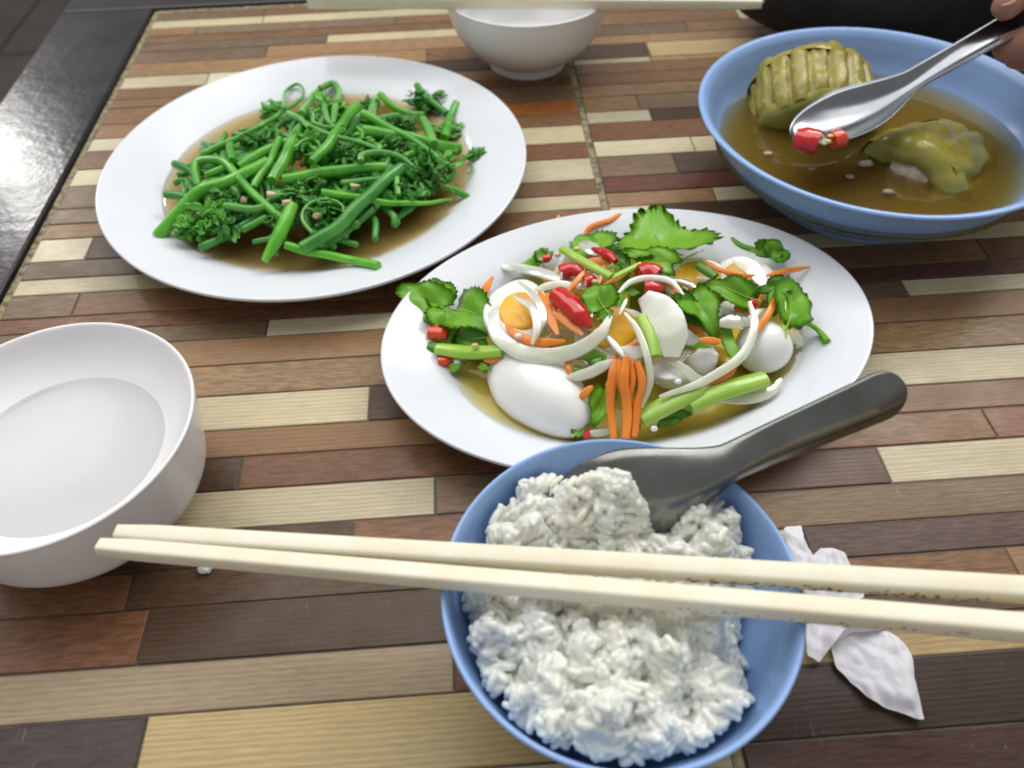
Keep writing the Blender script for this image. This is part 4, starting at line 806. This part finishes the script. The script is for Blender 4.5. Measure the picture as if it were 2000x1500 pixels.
# ------------------------------------------------------------------ bitter gourd soup
def gourd(c, axis, N, R, L, label, ribs=13, seed=0, sq=.85, depth=.15, rough=.05):
    """stuffed bitter gourd section: ribbed rind, rounded flesh at the cut ends, pork in the core"""
    X, Y, N = frame(axis, N); c = np.asarray(c, float); seg, nl = 150, 20; V, F = [], []; rs = random.Random(seed)
    ends = [rs.uniform(-.5, .45) for _ in range(ribs)]; hts = [rs.uniform(.93, 1.06) for _ in range(ribs)]
    for i in range(nl+1):
        for j in range(seg):
            t = 2*math.pi*j/seg; rib = t*ribs/(2*math.pi)+.25*math.sin(t*2+seed); k = abs(((rib % 1)-.5)*2); n_ = int(rib) % ribs; s = i/nl
            r = R*(1-depth*k**5)*hts[n_]**(1-k)*(1-.10*(2*s-1)**4)*(1+rough*noise.noise(Vector((s*5+seed, math.cos(t)*4, math.sin(t)*4))))
            x = (s-.5)*L-ends[n_]*(1-s)**3*(1-k*.3)
            V.append(c+X*x+(Y*math.cos(t)+N*math.sin(t)*sq)*r)
    for i in range(nl):
        for j in range(seg): k = (j+1) % seg; F.append((i*seg+j, i*seg+k, (i+1)*seg+k, (i+1)*seg+j))
    o = emit('bitter_gourd_piece', V, F, M['gourd'], label=label, cat='vegetable', group='stuffed bitter gourd pieces')
    for e, sg in ((-.44, -1), (.5, 1)):
        fv, ff = [], []; rows = [(1.02, -.45), (1.0, -.1), (.96, .14), (.88, .34), (.74, .48), (.60, .50), (.5, .4), (.44, .1)]
        for k, z in rows:
            for j in range(72):
                t = 2*math.pi*j/72; nn = noise.noise(Vector((math.cos(t)*1.6, math.sin(t)*1.6, seed+e))); rr = R*.93*k*(1+.05*nn); fv.append(c+X*(e*L*.97+sg*(z*(1+.5*nn)))+(Y*math.cos(t)+N*math.sin(t)*sq)*rr)
        for i in range(len(rows)-1):
            for j in range(72): k = (j+1) % 72; q = (i*72+j, i*72+k, (i+1)*72+k, (i+1)*72+j); ff.append(q if sg > 0 else q[::-1])
        emit('flesh', jit(fv, .12, 1.2, seed), ff, M['gourd_pale'], parent=o)
    v, f = ball((0, 0, 0), (1, 1, 1), 44, 30); mv = np.array([c+X*p[0]*(L*.5+.72)+(Y*p[1]+N*p[2]*sq)*R*.62*(1+.10*noise.noise(Vector(p*5))) for p in np.sign(v)*np.abs(v)**.7])
    emit('pork_filling', jit(mv, .2, 2.6, seed), f, M['pork'], parent=o)
    return o
gourd((19.6, 40.7, 2.75), (-.20, -1, -.26), (0, 0, 1), 3.6, 4.4, 'ribbed bitter gourd piece standing high at the left of the soup', ribs=17, seed=3, sq=.92)
gourd((24.7, 35.4, 1.6), (-1, -.8, .34), (0, -.2, 1), 3.2, 5.8, 'half-submerged bitter gourd piece right of the spoon', ribs=9, seed=8, sq=.8, depth=.08, rough=.07)
for i, (u, v, sz, lab) in enumerate([(1500, 300, .22, 'tiny pork crumb floating at the left of the broth'), (1660, 345, .2, 'pork crumb floating in front of the right gourd piece'), (1735, 375, .26, 'pork crumb near the front rim of the soup bowl'), (1585, 330, .16, 'speck of pork floating below the chilli chunk'), (1900, 320, .2, 'pork crumb floating right of the gourd piece'), (1690, 320, .34, 'pork scrap breaking off the right gourd piece')]):
    bit(at(u, v, 3.05), (sz*1.2, sz*.8, sz*.35), 'pork', lab, 60+i, 'meat', 'pork_crumb', 'pork crumbs in the broth')
def schilli(pts, r, mt, label, taper, seeds=()):
    P = crom(pts, 6); n = len(P); R = np.interp(np.linspace(0, 1, n), np.linspace(0, 1, len(taper)), taper)*r
    v, f = sweep(P, circ(18, 1, .85), R, cap='flat'); o = emit('chilli_slice', jit(v, .03, 2), f, M[mt], label=label, cat='chilli', group='chilli slices on the soup spoon')
    for q in seeds:
        v, f = ball(q, (.17, .13, .07), 10, 6); emit('seed', v, f, M['seed'], parent=o)
    return o
zc = 5.25
schilli([at(1553, 268, zc), at(1578, 274, zc), at(1600, 280, zc)], .68, 'chilli', 'bright red chilli chunk at the tip of the soup spoon', (.75, 1, 1.05, 1), [at(1604, 266, zc+.3), at(1610, 280, zc+.2)])
schilli([at(1650, 268, zc), at(1638, 271, zc), at(1624, 274, zc)], .5, 'chilli_orange', 'orange-red chilli ring with seeds on the soup spoon', (.7, 1, 1, .9), [at(1622, 265, zc+.45), at(1617, 275, zc+.3)])

# ------------------------------------------------------------------ crumpled tissue
def tissue():
    parts = []
    def patch(poly, z0, hs, seed, n=26):
        P = np.array([at(u, v, z0)[:2] for u, v in poly]); c = P.mean(0); Q = []
        m_ = len(P)
        ring = np.array([P[int(i) % m_]*(1-(i % 1))+P[(int(i)+1) % m_]*(i % 1) for i in np.linspace(0, m_, 72, endpoint=False)])
        ring = (np.roll(ring, 1, 0)+2*ring+np.roll(ring, -1, 0))/4
        V, F = [], []
        for i in range(n+1):
            k = i/n
            for j in range(72):
                x, y = c+(ring[j]-c)*k
                fold = abs(noise.noise(Vector((x*.55+seed, y*.55, seed*2.1))))*1.3+.25*noise.noise(Vector((x*1.6, y*1.6, seed)))
                V.append((x, y, max(.03, z0+hs*.7*(.35+fold)*(1-.75*k**2)+.10*noise.noise(Vector((x*2.3, y*2.3, seed)))+.18*(abs(noise.noise(Vector((x*1.9+y*.8, y*1.2-x*.5, seed+9))))-.2))))
        for i in range(n):
            for j in range(72): k2 = (j+1) % 72; F.append((i*72+j, i*72+k2, (i+1)*72+k2, (i+1)*72+j))
        parts.append((np.array(V), F))
    patch([(1528, 1034), (1563, 1028), (1566, 1050), (1585, 1082), (1592, 1118), (1610, 1160), (1572, 1195), (1555, 1150), (1545, 1100)], .25, .9, 1.3)
    patch([(1580, 1092), (1600, 1076), (1626, 1072), (1648, 1086), (1662, 1112), (1690, 1165), (1640, 1195), (1590, 1170)], .35, 1.5, 2.9)
    patch([(1570, 1190), (1730, 1175), (1740, 1235), (1660, 1240), (1618, 1262), (1600, 1296), (1574, 1284)], .2, 1.0, 4.4)
    patch([(1622, 1262), (1650, 1232), (1722, 1228), (1765, 1255), (1780, 1285), (1784, 1330), (1804, 1412), (1760, 1396), (1700, 1372), (1668, 1340), (1630, 1304)], .15, .7, 6.1, 30)
    v, f = merge(parts); emit('tissue', v, f, M['paper'], label='crumpled thin white paper tissue beside the rice bowl', cat='tissue')
tissue()
v, f = ball((0, 0, 0), (1, 1, 1), 12, 8); c = at(402, 1110, .12); emit('rice_crumb', np.array([p*(1+.5*noise.noise(Vector(p*2))) for p in v])*np.array([.3, .22, .16])+c, f, M['rice'], label='small white scrap on the table beneath the chopstick tips', cat='crumb')

# ------------------------------------------------------------------ diner across the table
def fused(name, parts, vox, mt, parent=None, sm=6, **kw):
    v, f = merge(parts); o = emit(name, v, f, mt, parent=parent, **kw)
    r = o.modifiers.new('r', 'REMESH'); r.mode = 'VOXEL'; r.voxel_size = vox*S; r.use_smooth_shade = True
    s = o.modifiers.new('s', 'SMOOTH'); s.iterations = sm; s.factor = .5
    dg = bpy.context.evaluated_depsgraph_get(); me = bpy.data.meshes.new_from_object(o.evaluated_get(dg)); o.modifiers.clear(); o.data = me
    if not me.materials: me.materials.append(mt)
    me.polygons.foreach_set('use_smooth', [True]*len(me.polygons)); return o
def limb(P, r, n=6): return sweep(crom(P, n), circ(14), r)
SD = nrm(q1-q0); G = q0+SD*(np.linalg.norm(q1-q0)-.9)          # where the handle is gripped
sideH = nrm(np.cross(SD, UP)); upH = np.cross(sideH, SD)
def hp(a, b, c): return G+SD*a+sideH*b+upH*c
# palm beyond the handle end; index and middle fingers under it, thumb on top, two fingers curled
palm = hp(6.3, .6, 1.6)
hand = [ball(palm, (3.2, 2.6, 3.2), 20, 14), limb([hp(4.4, 1.4, 2.6), palm, hp(10.5, .6, 2.0), hp(17, -1.0, 1.5), hp(26, -4, 1.2)], [2.2, 3.0, 2.5, 2.9, 3.7]),
 limb([hp(5.2, -1.2, 2.6), hp(3.2, -1.5, 2.2), hp(1.4, -.7, 1.35), hp(-.5, .1, 1.15)], [1.25, 1.05, .95, .68]),
 limb([hp(5.0, 2.2, 1.6), hp(2.8, 2.5, .6), hp(.8, 1.3, -.5), hp(-.4, .2, -1.0)], [1.1, .95, .85, .66]),
 limb([hp(5.4, 2.3, .4), hp(3.4, 2.8, -.9), hp(1.8, 1.4, -1.9), hp(.8, .0, -2.1)], [1.1, .95, .85, .66]),
 limb([hp(6.2, 2.1, -.6), hp(4.6, 2.5, -2.2), hp(3.2, 1.2, -3.0), hp(2.8, -.2, -2.7)], [1.05, .9, .8, .64]),
 limb([hp(7.2, 1.6, -1.2), hp(6.0, 1.8, -2.8), hp(4.8, .8, -3.4), hp(4.6, -.4, -3.1)], [.95, .8, .72, .56])]
person = empty('person', (40, 74, -74), 'person in a black long-sleeved top across the table, lifting a soup spoon', 'person')
fused('body', hand, .22, M['skin'], parent=person)
W_ = hp(17, -1.0, 1.5); Eb = hp(26, -4, 1.2)
shirt = [limb([hp(14.5, -.5, 1.6), W_, Eb, (60, 68, 22), (62, 86, 38)], [3.2, 3.5, 4.6, 6.2, 8]),
         limb([(21, 58, 3.9), (25, 52.8, 4.6), (31, 50.2, 5.0), (41, 54.5, 7.5), (40, 72, 20), (38, 88, 38)], [3.2, 4.1, 4.8, 5.6, 6.6, 8]),
         limb([(48, 82, -30), (48, 81, -5), (48, 82, 20), (49, 88, 42)], [15, 15, 15.5, 13])]
fused('shirt', shirt, .7, M['shirt'], parent=person, sm=10)
for p, q in ((hp(-.55, .1, 1.42), hp(.3, .0, 1.72)),):
    v, f = ball((0, 0, 0), (1, 1, 1), 14, 8); X, Y, N = frame(q-p, upH); emit('nail', np.array([(p+q)/2+X*a[0]*.55+Y*a[1]*.42+N*(a[2]*.10+.12) for a in v]), f, M['nail'], parent=person)
